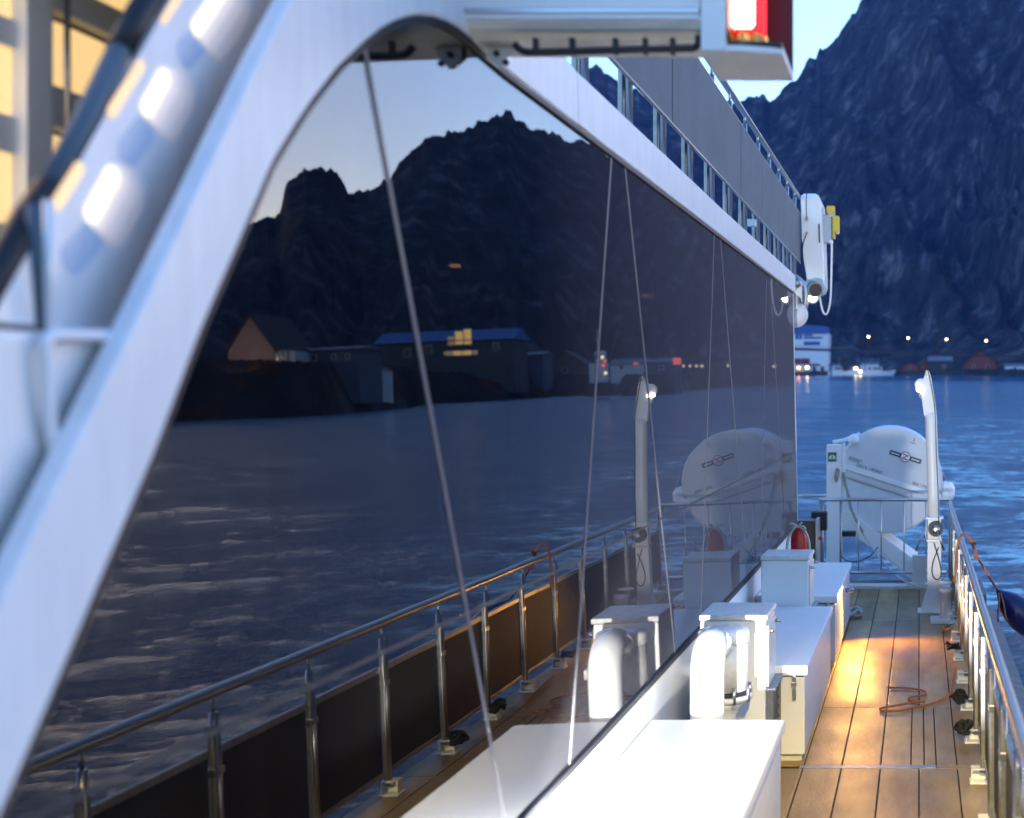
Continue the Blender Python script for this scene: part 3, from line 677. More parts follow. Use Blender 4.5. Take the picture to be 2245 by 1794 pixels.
# red cylinder with white strap
ex = thing('fire_extinguisher', 'red cylinder tied with a white strap on the wall behind the far cabinet', 'extinguisher', (-1.15, 12.25, .66))
cx_ = P(1752, 0, 12.25).x
MB().lathe([(.07, .70), (.078, .72), (.078, 1.17), (.065, 1.235), (.035, 1.265), (.02, 1.27)], Matrix.Translation((cx_, 12.25, 0)), 24).build('bottle', M['red'], ex)
MB().tube(spline([(cx_-.11, 12.2, .95), (cx_-.10, 12.19, 1.15), (cx_-.03, 12.18, 1.27), (cx_+.05, 12.18, 1.25), (cx_+.10, 12.19, 1.12), (cx_+.10, 12.2, .9)]), .012, 8).build('strap', M['rope_white'], ex)
for dx, dz in ((-.08, .03), (.07, -.02), (-.05, -.015), (.04, .04)):
    MB().tube(spline([(cx_, 12.17, 1.275), (cx_+dx*.6, 12.16, 1.29+dz*.5), (cx_+dx, 12.16, 1.275+dz)]), .011, 6).build('strap_end', M['rope_white'], ex)
MB().lathe([(.084, .98), (.084, 1.03)], Matrix.Translation((cx_, 12.25, 0))).build('clamp', M['white'], ex)
# brown cupboard at the aft corner of the deckhouse
br = thing('aft_cupboard', 'reddish brown cupboard door with a steel edge at the aft corner of the deckhouse', 'cupboard', (-1.45, 16.6, 0))
a, b = P(1745, 1142, 16.7), P(1788, 1142, 16.7)
MB().box((a.x-.1, 16.7, 0), (b.x, 17.0, a.z), .01).build('door', M['brown'], br)
MB().box((b.x+.002, 16.66, 0), (b.x+.035, 17.02, a.z+.02), .006).build('edge_post', M['steel'], br)
MB().lathe([(.03, 0), (.025, .03), (.01, .035)], Matrix.Translation(P(1799, 1180, 16.66)) @ Matrix.Rotation(R(90), 4, 'X'), 12).build('button', M['red'], br)
c1 = MB().box((P(1778,0,17.2).x, 17.2, .75), (P(1812,0,17.2).x, 17.4, P(0,1124,17.2).z), .01).build('valve_box', M['dark_cover']); tag(c1, 'small dark grey box behind the gate post', 'box')

# ------------------------------------------------------------------ life raft on its cradle
rf = thing('life_raft', 'large round white life raft canister tilted on its launching cradle astern', 'life raft', P(1948, 1054, 18.6))
cr_ = P(1948, 1054, 18.55); RA = .765; tilt = Matrix.Rotation(R(17.8), 4, 'Y')
Mr = Matrix.Translation(cr_) @ tilt
def half(sign, r, y0, y1, dome, n=28):
    prof = []; 
    a = [math.pi*k/n for k in range(n+1)]
    ring = lambda rr, y: [Vector((rr*math.cos(t), y, sign*(.035+ (rr-.035)*math.sin(t)))) for t in a]
    secs = [ring(r*.955, y0+.0), ring(r*.985, y0+.008), ring(r, y0+.03), ring(r, y1-.09), ring(r*.985, y1-.03), ring(r*.9, y1)]
    vs = [Mr @ v for s_ in secs for v in s_]; k = n+1
    fs = [(i*k+j, i*k+j+1, (i+1)*k+j+1, (i+1)*k+j) for i in range(len(secs)-1) for j in range(n)]
    mb = MB().add(vs, fs, True)
    mb.f.append(tuple(range(k))); mb.sm.append(False); mb.f.append(tuple((len(secs)-1)*k+j for j in range(k))); mb.sm.append(False)
    mb.f.append(tuple([i*k for i in range(len(secs))] + [i*k+n for i in reversed(range(len(secs)))])); mb.sm.append(False)
    return mb
half(1, RA, 0, 1.75, .1).build('upper_shell', M['raft'], rf)
half(-1, RA*.985, .01, 1.74, .1).build('lower_shell', M['raft'], rf)
fb = MB().box((-RA-.015, -.02, -.034), (RA+.015, 1.77, .034), .008, Mr); fb.build('seam_band', M['white'], rf)
MB().box((-RA-.002, -.006, -.115), (RA-.03, 0.0, -.100), .0, Mr).build('lower_rib', M['white_old'], rf)
MB().box((-RA+.03, -.004, -.150), (RA-.25, .004, -.142), .0, Mr).build('lower_rib', M['hullgrey'], rf)
# print on the face
def on_face(x, z, rot=0): return Mr @ Matrix.Translation((x, -.003, z)) @ FACE @ Matrix.Rotation(R(rot), 4, 'Z')
text('DECK / PONT', .062, on_face(-.50, .055), M['navy'], rf); text('SEA / MER', .062, on_face(.33, .055), M['navy'], rf)
kx, kz = .125, .395
for s_ in (-1, 1):
    MB().box((kx+s_*.07, -.004, kz-.032), (kx+s_*.235, -.0005, kz+.032), 0, Mr).build('emblem_bar', M['navy'], rf)
    MB().box((kx+s_*.09, -.0055, kz-.008), (kx+s_*.215, -.0042, kz+.008), 0, Mr).build('emblem_print', M['signwhite'], rf)
Mk = Mr @ Matrix.Translation((kx, 0, kz)) @ Matrix.Rotation(R(90), 4, 'X')
MB().lathe([(.076, .0015), (.076, .0060)], Mk, 28).build('emblem_ring', M['navy'], rf)
MB().lathe([(.064, .0062), (.064, .0070)], Mk, 28).build('emblem_disc', M['signwhite'], rf)
MB().box((-.045, -.0082, .022), (.045, -.0072, .036), 0, Mr @ Matrix.Translation((kx, 0, kz))).build('emblem_print', M['navy'], rf)
MB().box((-.045, -.0082, -.036), (.045, -.0072, -.022), 0, Mr @ Matrix.Translation((kx, 0, kz))).build('emblem_print', M['navy'], rf)
MB().box((-.055, -.0088, -.009), (.055, -.0074, .009), 0, Mr @ Matrix.Translation((kx, 0, kz)) @ Matrix.Rotation(R(-38), 4, 'Y')).build('emblem_print', M['printred'], rf)
for i, (l, z) in enumerate(((.20, .155), (.20, .135), (.16, .115))):
    MB().box((-.64, -.004, z-.003), (-.64+l, -.0005, z+.003), 0, Mr).build('small_print', M['navy'], rf)
MB().box((.165, -.004, .635), (.175, -.0005, .69), 0, Mr).build('small_print', M['navy'], rf)
MB().box((.13, -.004, .612), (.21, -.0005, .619), 0, Mr).build('small_print', M['navy'], rf)
# cradle
cd = thing('raft_cradle', 'white steel cradle with a sloping ramp and post holding the life raft', 'cradle', (-1.1, 18.3, 0))
a, b = P(1812, 975, 18.2), P(1845, 975, 18.2)
MB().box((a.x, 18.2, -.05), (b.x, 18.42, a.z), .012).build('post', M['white'], cd)
MB().box((b.x+.002, 18.22, .9), (b.x+.04, 18.5, a.z+.01), .01).build('post_flange', M['white'], cd)
arm = [P(1826, 970, 18.9), P(1850, 966, 18.9), P(1886, 952, 18.9)]
MB().tube(arm, .032, 10).build('hold_down_arm', M['white'], cd)
MB().lathe([(.07, -.05), (.08, 0), (.05, .07), (.01, .09)], Matrix.Translation(P(1872, 965, 18.45)), 14).build('arm_knob', M['white'], cd)
ramp = [P(1846, 1110, 18.5), P(1900, 1150, 18.5), P(1960, 1195, 18.5), P(2012, 1232, 18.5)]
low = [P(1846, 1160, 18.5), P(1895, 1190, 18.5), P(1950, 1232, 18.5), P(2012, 1280, 18.5)]
n = 4; mb = MB()
mb.add(ramp+low+[p+Vector((0, 1.2, 0)) for p in ramp]+[p+Vector((0, 1.2, 0)) for p in low],
   [(i, i+1, n+i+1, n+i) for i in range(3)] + [(2*n+i, 3*n+i, 3*n+i+1, 2*n+i+1) for i in range(3)] + [(i, 2*n+i, 2*n+i+1, i+1) for i in range(3)] + [(n+i, n+i+1, 3*n+i+1, 3*n+i) for i in range(3)] + [(0, n, 3*n, 2*n), (n-1, 3*n-1, 4*n-1, 2*n-1)])
mb.build('ramp', M['white'], cd)
MB().box((P(2005,0,18.45).x, 18.4, -.05), (P(2040,0,18.45).x, 18.5, P(0,1225,18.45).z), .01).build('leg', M['white'], cd)
MB().box((P(1988,0,17.3).x, 17.08, .036), (P(2034,0,17.3).x, 17.30, .06), .005).build('foot_plate', M['white'], cd)
MB().box((P(2000,0,17.3).x, 17.12, .06), (P(2030,0,17.3).x, 17.26, P(0,1215,17.3).z), .008).build('leg', M['white'], cd)
MB().tube([P(2008, 1208, 17.6), P(2030, 1150, 17.6)], .012, 8).build('brace', M['dull_steel'], cd)
MB().box((P(1846,0,18.3).x, 18.25, P(0,1176,18.3).z), (P(1876,0,18.3).x, 18.45, P(0,1166,18.3).z), .008, Matrix.Translation(Vector((0,0,0)))).build('release_lever', M['black'], cd)
MB().lathe([(.10, -.12), (.13, -.05), (.13, .06), (.09, .13), (.02, .15)], Matrix.Translation(P(2074, 1078, 18.9)), 18).build('roller', M['white'], cd)
MB().box((-2.2, 17.36, -.4), (.9, 18.75, -.12)).build('stern_platform', M['hullgrey'], hull)
# green sign on the post
sn = thing('raft_sign', 'green square sign with a white life raft symbol on the cradle post', 'sign', P(1824, 1002, 18.19))
a, b = P(1815, 992, 18.19), P(1834, 1012, 18.19)
MB().box((a.x, 18.188, b.z), (b.x, 18.198, a.z), .001).build('plate', M['green'], sn)
c = P(1824.5, 1003, 18.186); w = .045
MB().prism([c+Vector((w*math.cos(t), 0, w*.85*math.sin(t)-.005)) for t in np.linspace(0, math.pi, 12)], [c+Vector((w*math.cos(t), -.002, w*.85*math.sin(t)-.005)) for t in np.linspace(0, math.pi, 12)]).build('raft_symbol', M['signwhite'], sn)
MB().box((c.x-.05, c.y-.002, c.z-.022), (c.x+.05, c.y, c.z-.008)).build('raft_symbol', M['signwhite'], sn)
MB().box((c.x-.012, c.y-.004, c.z-.004), (c.x+.012, c.y-.0022, c.z+.02)).build('raft_symbol', M['green'], sn)

# ------------------------------------------------------------------ davit
YD = 15.2
dv = thing('davit', 'white davit crane with hand winch standing on the deck before the life raft', 'davit', P(2044, 1340, YD))
def p_(px, py, dy=0): return P(px, py, YD+dy)
mb = MB()
def ring4(l, r, y, d): a, b = p_(l, y), p_(r, y); return [Vector((a.x, YD-d, a.z)), Vector((b.x, YD-d, b.z)), Vector((b.x, YD+d, b.z)), Vector((a.x, YD+d, a.z))]
secs = [ring4(2019, 2066, 1340, .13), ring4(2021, 2065, 1332, .13), ring4(2033, 2063, 1290, .09), ring4(2034, 2063, 1185, .085), ring4(2034, 2063, 1136, .085)]
vs = [v for s_ in secs for v in s_]; fs = [(i*4+k, i*4+(k+1) % 4, (i+1)*4+(k+1) % 4, (i+1)*4+k) for i in range(4) for k in range(4)] + [(3, 2, 1, 0), (16, 17, 18, 19)]
mb.add(vs, fs); mb.build('pedestal', M['white'], dv)
MB().box((p_(2012,0).x, YD-.16, 0), (p_(2072,0).x, YD+.16, .02), .004).build('base_plate', M['white'], dv)
MB().tube([p_(2047, 1140), p_(2046, 1080), p_(2044, 1000), p_(2041, 920), p_(2040, 905)], [.070, .070, .070, .069, .068], 20).build('mast', M['white'], dv)
A = [p_(2026, 912), p_(2053, 904), p_(2050, 880), p_(2042, 832), p_(2037, 814), p_(2031, 812), p_(2025, 830), p_(2017, 845)]
MB().prism([v+Vector((0, -.045, 0)) for v in A], [v+Vector((0, .045, 0)) for v in A]).build('jib', M['white'], dv)
MB().lathe([(.065, -.03), (.075, -.02), (.075, .02), (.065, .03)], Matrix.Translation(p_(2019, 844)) @ Matrix.Rotation(R(90), 4, 'X'), 20).build('sheave', M['white'], dv)
lm = MB().lathe([(.01, -.035), (.045, -.02), (.045, .0)], Matrix.Translation(p_(2018, 854, -.02)), 14); lm.build('lamp_lens', M['lamp_floods'], dv)
MB().tube(spline([p_(2017, 856), p_(2020, 862), p_(2016, 868), p_(2021, 874)], 4), .010, 6).build('hook', M['dull_steel'], dv)
MB().box((p_(2029,0).x, YD-.05, p_(0,824).z), (p_(2037,0).x, YD+.05, p_(0,813).z), .004).build('sheave_fork', M['dull_steel'], dv)
MB().tube(spline([p_(2035, 814, -.06), p_(2044, 860, -.06), p_(2050, 905, -.08), p_(2053, 1000, -.085), p_(2057, 1090, -.10), p_(2058, 1150, -.12)], 5), .006, 6).build('wire_fall', M['rope_black'], dv)
Mw = Matrix.Translation(p_(2051, 1160, -.16)) @ Matrix.Rotation(R(90), 4, 'X')
MB().lathe([(.085, -.08), (.085, -.06), (.05, -.05), (.05, .03), (.085, .04), (.085, .055)], Mw, 22).build('winch_drum', M['black'], dv)
MB().lathe([(.05, .056), (.05, .075), (.02, .09)], Mw, 16).build('winch_hub', M['steel'], dv)
MB().box((p_(2031,0).x, YD-.11, p_(0,1186).z), (p_(2066,0).x, YD+.1, p_(0,1181).z), .003).build('winch_plate', M['dull_steel'], dv)
MB().box((p_(2030,0).x, YD-.10, p_(0,1137).z), (p_(2068,0).x, YD+.1, p_(0,1133).z), .003).build('collar', M['white'], dv)
MB().tube([p_(2053, 1163, -.27), p_(2068, 1203, -.27)], .011, 8).build('crank', M['steel'], dv)
MB().tube([p_(2068, 1203, -.26), p_(2069, 1205, -.38)], .016, 8).build('crank_grip', M['black'], dv)
MB().tube(spline([p_(2047, 1190, -.12), p_(2056, 1220, -.12), p_(2063, 1250, -.12), p_(2060, 1268, -.12), p_(2050, 1270, -.12), p_(2043, 1255, -.12), p_(2046, 1230, -.12), p_(2058, 1200, -.12)], 5), .006, 6).build('rope_loop', M['rope_black'], dv)
# white cylinder beside the davit
bk = thing('white_bucket', 'tall white plastic bucket on a square pad beside the davit foot', 'bucket', (.30, 14.5, 0))
xb = P(2074, 0, 14.5).x
MB().lathe([(.068, .04), (.074, .34), (.078, .345), (.078, .37), (.070, .37), (.066, .06), (.01, .055)], Matrix.Translation((xb, 14.5, 0)), 24).build('pail', M['white_gel'], bk)
MB().box((P(2040,0,14.45).x, 14.33, 0), (P(2089,0,14.45).x, 14.65, .04), .006).build('pad', M['white'], bk)
MB().lathe([(.080, .395), (.084, .40), (.084, .415), (.02, .42)], Matrix.Translation((xb+.0, 14.75, 0)), 20).build('lid', M['white_gel'], bk)

# ------------------------------------------------------------------ ropes and fender
c3 = lambda x, y: (1645+x/3.11, 1240+y/3.11)
pts = [(935,830),(1050,833),(1150,845),(1194,862),(1180,884),(1110,892),(1078,908),(1120,926),(1188,940),(1100,947),(950,960),(886,974),(905,990),(1000,990),(1110,968),(1240,940),(1320,905),(1362,868),(1378,800),(1388,740),(1395,690)]
pp = [deck_at(*c3(x, y), .016) for x, y in pts]
for v in pp: v.z = .014
pp[8].z = .03; pp[9].z = .03
o = MB().tube(spline(pp, 6), .0085, 8).build('orange_rope', M['rope_orange']); tag(o, 'orange rope lying in a loose loop on the planked deck', 'rope')
def scribble(name, c, rad, m, r, label, turns=3, group=None):
    pts = []
    for k in range(turns*7):
        a = k*2*math.pi/7; rr = rad*(.6+.5*random.random())
        pts.append(Vector((c[0]+rr*math.cos(a)*.8, c[1]+rr*math.sin(a)*1.3, max(r, c[2]+(random.random()-.35)*rad*.9))))
    o = MB().tube(spline(pts, 4), r, 7).build(name, m); return tag(o, label, 'rope', group)
for px, py, lab in [(2098,1425,'black rope hitched round the railing foot near the orange light'), (2118,1536,'black rope coil at the railing foot above the hatch corner'), (2116,1602,'black rope loop at the railing foot, nearest of the three')]:
    p = deck_at(px, py, .08); scribble('mooring_rope', (XR-.09, p.y, .10), .075, M['rope_black'], .016, lab, 3)
p = deck_at(2078, 1382, .03); scribble('tan_rope', (.30, p.y, .04), .085, M['rope_tan'], .013, 'tan rope coiled on deck below the white bucket', 3)
p = deck_at(1876, 1348, .03); scribble('white_rope', (p.x-.02, p.y, .04), .10, M['rope_white'], .018, 'white rope heap on deck by the far locker end', 3)
# fender over the rail
fy = 12.0
fd = thing('blue_fender', 'dark blue buoy fender slung in cords over the side', 'fender', P(2210, 1335, fy))
b3 = lambda x, y, dy=0: P(1990+x/3.267, 1120+y/3.267, fy+dy)
axis = (b3(845, 770) - b3(660, 590)).normalized(); q = axis.to_track_quat('Z', 'Y').to_matrix().to_4x4()
MB().lathe([(.012, -.03), (.03, .0), (.06, .04), (.11, .12), (.145, .22), (.155, .32), (.14, .42), (.09, .50), (.03, .53)], Matrix.Translation(b3(655, 585)) @ q, 24).build('float', M['blue_fender'], fd)
MB().tube(spline([b3(650, 590, -.05), b3(655, 650, -.12), b3(645, 740, -.16), b3(650, 795, -.12)], 5), .009, 6).build('cord', M['rope_orange'], fd)
MB().tube(spline([b3(665, 590, -.05), b3(690, 680, -.15), b3(700, 750, -.18), b3(715, 790, -.14)], 5), .009, 6).build('cord', M['rope_orange'], fd)
MB().tube(spline([b3(660, 590, -.02), b3(700, 610, -.05), b3(745, 650, -.1)], 5), .009, 6).build('cord', M['rope_orange'], fd)
rp2 = [b3(655, 580), b3(600, 500), b3(540, 400), b3(500, 335), b3(470, 260), b3(440, 195), b3(405, 168), b3(375, 190, -.06), b3(355, 260, -.08), b3(345, 380, -.08), b3(340, 520, -.06)]
o = MB().tube(spline(rp2, 5), .011, 7).build('fender_line', M['rope_orange']); tag(o, 'orange line from the blue fender looped over the handrail', 'rope')
o = MB().tube(spline([b3(450, 215), b3(485, 225), b3(470, 260), b3(492, 300), b3(478, 330), b3(495, 345)], 4), .012, 7).build('knot', M['rope_orange'], o)
# ropes on the raft
c1_ = lambda x, y, Y=18.2: P(1645+x/3.19, 760+y/3.19, Y)
o = MB().tube(spline([c1_(655, 880), c1_(665, 960), c1_(690, 1050), c1_(700, 1120), c1_(740, 1210), c1_(790, 1300)], 5), .02, 7).build('flecked_rope', M['rope_green']); tag(o, 'green flecked rope hanging down the face of the life raft', 'rope')
o = MB().tube(spline([c1_(770, 1280), c1_(840, 1390), c1_(920, 1500), c1_(1010, 1590), c1_(1100, 1650, 17.0), c1_(1230, 1698, 16.0)], 5), .010, 7).build('lashing_line', M['rope_white']); tag(o, 'white line drooping from the raft past the gate to the davit foot', 'rope')
o = MB().tube(spline([c1_(625, 1440), c1_(660, 1490), c1_(740, 1505), c1_(830, 1470), c1_(895, 1400)], 5), .008, 7).build('slack_line', M['rope_black']); tag(o, 'thin dark slack line sagging below the raft ramp', 'rope')
o = MB().tube(spline([c1_(930, 1440), c1_(1000, 1510), c1_(1065, 1560)], 5), .008, 7).build('second_line', M['rope_white']); tag(o, 'short thin line slanting down under the raft ramp', 'rope')
o = MB().tube(spline([c1_(610, 850, 18.15), c1_(595, 900, 18.1), c1_(600, 945, 18.1), c1_(615, 900, 18.1), c1_(620, 860, 18.15)], 5), .016, 7).build('yellow_lanyard', M['rope_tan']); tag(o, 'yellowish rope lanyard looped at the left rim of the raft', 'rope')
o = MB().tube([c1_(1330, 860, 18.3), c1_(1385, 950, 18.6)], .006, 6).build('stay_wire', M['rope_white']); tag(o, 'thin stay wire at the right side of the raft', 'wire')

# ------------------------------------------------------------------ gear at the aft upper corner
YU = 17.5
ub = thing('raft_casing', 'upright white oval casing hung on the aft end of the upper railing', 'life buoy case', P(1780, 530, YU))
u5 = lambda x, y, Y=YU: P(1550+x/4.535, 380+y/4.535, Y)
ol = [(930,230),(960,205),(1075,203),(1110,222),(1145,300),(1150,420),(1160,700),(1172,1050),(1170,1130),(1150,1170),(1120,1188),(1040,1190),(1000,1130),(985,1000),(960,850),(945,650),(938,400)]
A = [u5(x, y, YU-.10) for x, y in ol]; cA = sum(A, Vector())/len(A); A0 = [cA+(v-cA)*.90+Vector((0, -.05, 0)) for v in A]
B = [v+Vector((0, .55, 0)) for v in A]
n = len(A); mb = MB(); mb.add(A0+A+B, [tuple(reversed(range(n))), tuple(range(2*n, 3*n))] + [(k*n+i, k*n+(i+1) % n, (k+1)*n+(i+1) % n, (k+1)*n+i) for k in (0, 1) for i in range(n)])
mb.build('shell', M['white'], ub)
MB().prism([u5(x, y, YU-.17) for x, y in [(1105,505),(1120,505),(1124,690),(1112,690)]], [u5(x, y, YU-.12) for x, y in [(1105,505),(1120,505),(1124,690),(1112,690)]]).build('slot', M['black'], ub)
MB().tube([u5(1010, 90, YU-.1), u5(985, 250, YU-.19), u5(988, 440, YU-.19)], .006, 6).build('whip', M['black'], ub)
for y in (440, 460, 590): MB().box(tuple(u5(975, y+8, YU-.2)), tuple(u5(1003, y, YU-.165)), .0).build('fitting', M['dull_steel'], ub)
MB().tube(spline([u5(990, 600, YU-.2), u5(955, 700, YU-.2), u5(945, 850, YU-.2), u5(955, 960, YU-.2), u5(950, 1050, YU-.2)], 4), .008, 6).build('cable', M['rope_black'], ub)
bc = thing('man_overboard_light', 'yellow smoke float light in a grey bracket beside the white casing', 'beacon', u5(1240, 520))
MB().box(tuple(u5(1150, 690, YU)), tuple(u5(1245, 428, YU+.16)), .008).build('bracket', M['grey_cover'], bc)
bc.children[0].data.materials[0] = mat('pale_grey_plastic', (.42, .45, .48), .5)
MB().box(tuple(u5(1247, 585, YU-.03)), tuple(u5(1320, 440, YU+.14)), .015).build('float_body', M['yellow'], bc)
MB().box(tuple(u5(1188, 400, YU-.03)), tuple(u5(1274, 338, YU+.10)), .012).build('float_head', M['yellow'], bc)
MB().box(tuple(u5(1200, 432, YU-.02)), tuple(u5(1276, 402, YU+.08)), .006).build('clip', M['dull_steel'], bc)
MB().box(tuple(u5(1249, 650, YU-.02)), tuple(u5(1280, 587, YU+.10)), .01).build('float_tail', M['yellow'], bc)
MB().lathe([(.018, -.02), (.02, .01), (.01, .02)], Matrix.Translation(u5(1300, 592, YU)), 10).build('bulb', M['signwhite'], bc)
MB().box(tuple(u5(1215, 692, YU-.02)), tuple(u5(1255, 672, YU+.06)), .004).build('gland', M['signwhite'], bc)
o = MB().tube(spline([u5(1240, 690), u5(1240, 800), u5(1236, 1000), u5(1228, 1250), u5(1205, 1370), u5(1180, 1403), u5(1150, 1370), u5(1125, 1260), u5(1115, 1190)], 5), .013, 8).build('beacon_cable', M['white_gel']); tag(o, 'white cable hanging in a long loop below the yellow light', 'cable')
cb = thing('corner_bracket', 'bent steel tube bracket with boxes at the aft top corner of the glass', 'bracket', u5(900, 1250))
MB().tube(spline([u5(870, 1030, 17.0), u5(940, 1090, 17.0), u5(975, 1150, 17.0), u5(978, 1280, 17.0), u5(960, 1350, 17.0), u5(920, 1380, 17.0), u5(845, 1380, 17.0)], 5), .045, 12).build('bent_tube', M['steel'], cb)
MB().box(tuple(u5(845, 1355, 16.7)), tuple(u5(925, 1190, 17.0)), .02).build('junction_box', M['white'], cb)
MB().prism([u5(x, y, 16.5) for x, y in [(785,1030),(870,1060),(945,1130),(945,1300),(930,1240),(785,1120)]], [u5(x, y, 16.9) for x, y in [(785,1030),(870,1060),(945,1130),(945,1300),(930,1240),(785,1120)]]).build('gusset', M['white'], cb)
MB().box(tuple(u5(790, 1052, 16.4)), tuple(u5(870, 1020, 16.7)), .01).build('small_lamp', M['grey_cover'], cb)
MB().tube([u5(870, 1060, 16.5), u5(925, 1125, 16.5)], .05, 10).build('horn', M['dull_steel'], cb)
sc_ = thing('floodlight', 'small round steel floodlight aimed down at the aft top corner', 'floodlight', u5(1040, 1240, 17.2))
ax = (u5(1075, 1225, 17.0)-u5(1000, 1270, 17.4)).normalized(); q = ax.to_track_quat('Z', 'Y').to_matrix().to_4x4()
MB().lathe([(.04, -.18), (.07, -.10), (.085, .02), (.085, .06)], Matrix.Translation(u5(1040, 1240, 17.2)) @ q, 20).build('housing', M['steel'], sc_)
MB().lathe([(.06, .061), (.05, .072)], Matrix.Translation(u5(1040, 1240, 17.2)) @ q, 20).build('lens', M['lamp_floods'], sc_)
cm = thing('deck_camera', 'dark round camera pointing forward below the white casing', 'camera', u5(1060, 1160, 17.1))
MB().tube([u5(1025, 1140, 17.35), u5(1078, 1160, 17.0)], [.11, .10], 18).build('body', M['dull_steel'], cm)
MB().tube([u5(1078, 1160, 17.0), u5(1080, 1161, 16.97)], [.085, .08], 18).build('lens', M['black'], cm)
MB().box(tuple(u5(985, 1200, 17.1)), tuple(u5(1020, 1105, 17.3)), .01).build('mount', M['white'], cm)
tx = MB().lathe([(.05, -.05), (.15, -.02), (.17, .05), (.02, .06)], Matrix.Translation(u5(880, 1410, 16.9)) @ Matrix.Rotation(R(90), 4, 'X'), 24).build('speaker_horn', M['white']); tag(tx, 'round white loudspeaker below the bent corner tube', 'loudspeaker')
o = MB().box(tuple(u5(310, 520, 12.5)), tuple(u5(490, 470, 12.6))).build('lit_beam', M['white_old']); tag(o, 'pale beam seen through the upper railing', 'beam')

# ------------------------------------------------------------------ navigation light arm (close to the camera)
YN = 4.45
na = thing('navigation_light', 'red side light burning in an open white screen box on an arm over the deck', 'navigation light', P(1400, 60, YN))
zb2 = P(0, 104, YN).z
a, b = P(1010, 0, YN), P(1534, 0, YN)
prof = [(0, 0), (.03, -.030), (.10, -.050), (.30, -.055), (.36, -.03), (.38, .02), (.38, .75), (0, .75)]
A = [Vector((a.x, YN+y, zb2+.10+z)) for y, z in prof]; B = [Vector((b.x, YN+y, zb2+.10+z)) for y, z in prof]
MB().prism(A, B).build('arm', M['white'], na)
MB().box((a.x-.09, YN+.02, zb2+.10), (a.x-.002, YN+.36, zb2+.85), .01).build('arm_root', M['dull_steel'], na)
MB().box((a.x, YN-.004, zb2+.115), (b.x, YN+.02, zb2+.135), .004).build('arm_trim', M['steel'], na)
hx0, hx1, hx2 = P(1536, 0, YN-.05).x, P(1590, 0, YN-.05).x, P(1714, 0, YN-.05).x
zf = P(0, 112, YN-.05).z; y0, y1 = YN-.05, YN+.36
hb = MB()
hb.box((hx0, y0, zf), (hx1, y1, zf+.9), .006)                                   # thick inboard wall
hb.build('screen_box', M['white'], na)
MB().prism([Vector((hx1+.001, y0, zf)), Vector((hx1+.05, y0, zf-.0)), Vector((hx2, y0+.04, zf+.0)), Vector((hx2, y1, zf)), Vector((hx1+.001, y1, zf))],
           [Vector((hx1+.001, y0, zf+.02)), Vector((hx1+.05, y0, zf+.02)), Vector((hx2, y0+.04, zf+.02)), Vector((hx2, y1, zf+.02)), Vector((hx1+.001, y1, zf+.02))]).build('screen_floor', M['white'], na)
MB().box((hx1+.002, y1-.02, zf+.021), (hx2, y1, zf+.9)).build('screen_back', M['gasket'], na)
MB().box((hx1+.002, y0+.03, zf+.021), (hx2-.004, y1-.021, zf+.040)).build('screen_liner', M['gasket'], na)
MB().box((hx1+.0015, y0+.012, zf+.041), (hx1+.006, y1-.021, zf+.9)).build('liner_side', M['gasket'], na)
cx2 = P(1634, 0, YN+.12).x; zl = P(0, 78, YN+.12).z
Ml = Matrix.Translation((cx2, YN+.12, 0))
MB().lathe([(.073, zl), (.073, zl+.5)], Ml, 28).build('lens', M['red_lens'], na)
MB().lathe([(.03, zl+.004), (.040, zl+.02), (.040, zl+.45)], Matrix.Translation((cx2, YN+.06, 0)), 20).build('lamp_tube', M['red_core'], na)
MB().lathe([(.05, zl-.075), (.072, zl-.06), (.072, zl-.03), (.06, zl-.02), (.068, zl-.002)], Ml, 24).build('lamp_base', M['brass'], na)
for k in range(10):
    t = 2*math.pi*k/10
    MB().box((-.008, .066, zl-.055), (.008, .082, zl-.01), .002, Ml @ Matrix.Rotation(t, 4, 'Z')).build('base_lug', M['brass'], na)
cp = [P(x, y+9, 4.50) for x, y in [(1128,88),(1140,100),(1155,106),(1190,106),(1300,103),(1400,100),(1500,98),(1522,96),(1531,86),(1531,70)]]
o = MB().tube(spline(cp, 5), .0125, 10).build('conduit', M['gasket'], na)
for px in (1175, 1255, 1350, 1415, 1475): MB().box((P(px-5,0,4.5).x, 4.485, P(0,120,4.5).z), (P(px+5,0,4.5).x, 4.515, P(0,85,4.5).z), .002).build('clip', M['gasket'], na)
bp_ = MB().prism([P(x, y, 4.60) for x, y in [(1060,60),(1130,75),(1120,120),(1095,150),(1068,130)]], [P(x, y, 4.63) for x, y in [(1060,60),(1130,75),(1120,120),(1095,150),(1068,130)]]).build('bracket', M['white'], na)
for x, y in ((1070, 80), (1090, 118), (1110, 138)): MB().lathe([(.011, 0), (.011, .012)], Matrix.Translation(P(x, y, 4.597)) @ Matrix.Rotation(R(90), 4, 'X'), 8).build('bolt', M['gasket'], na)

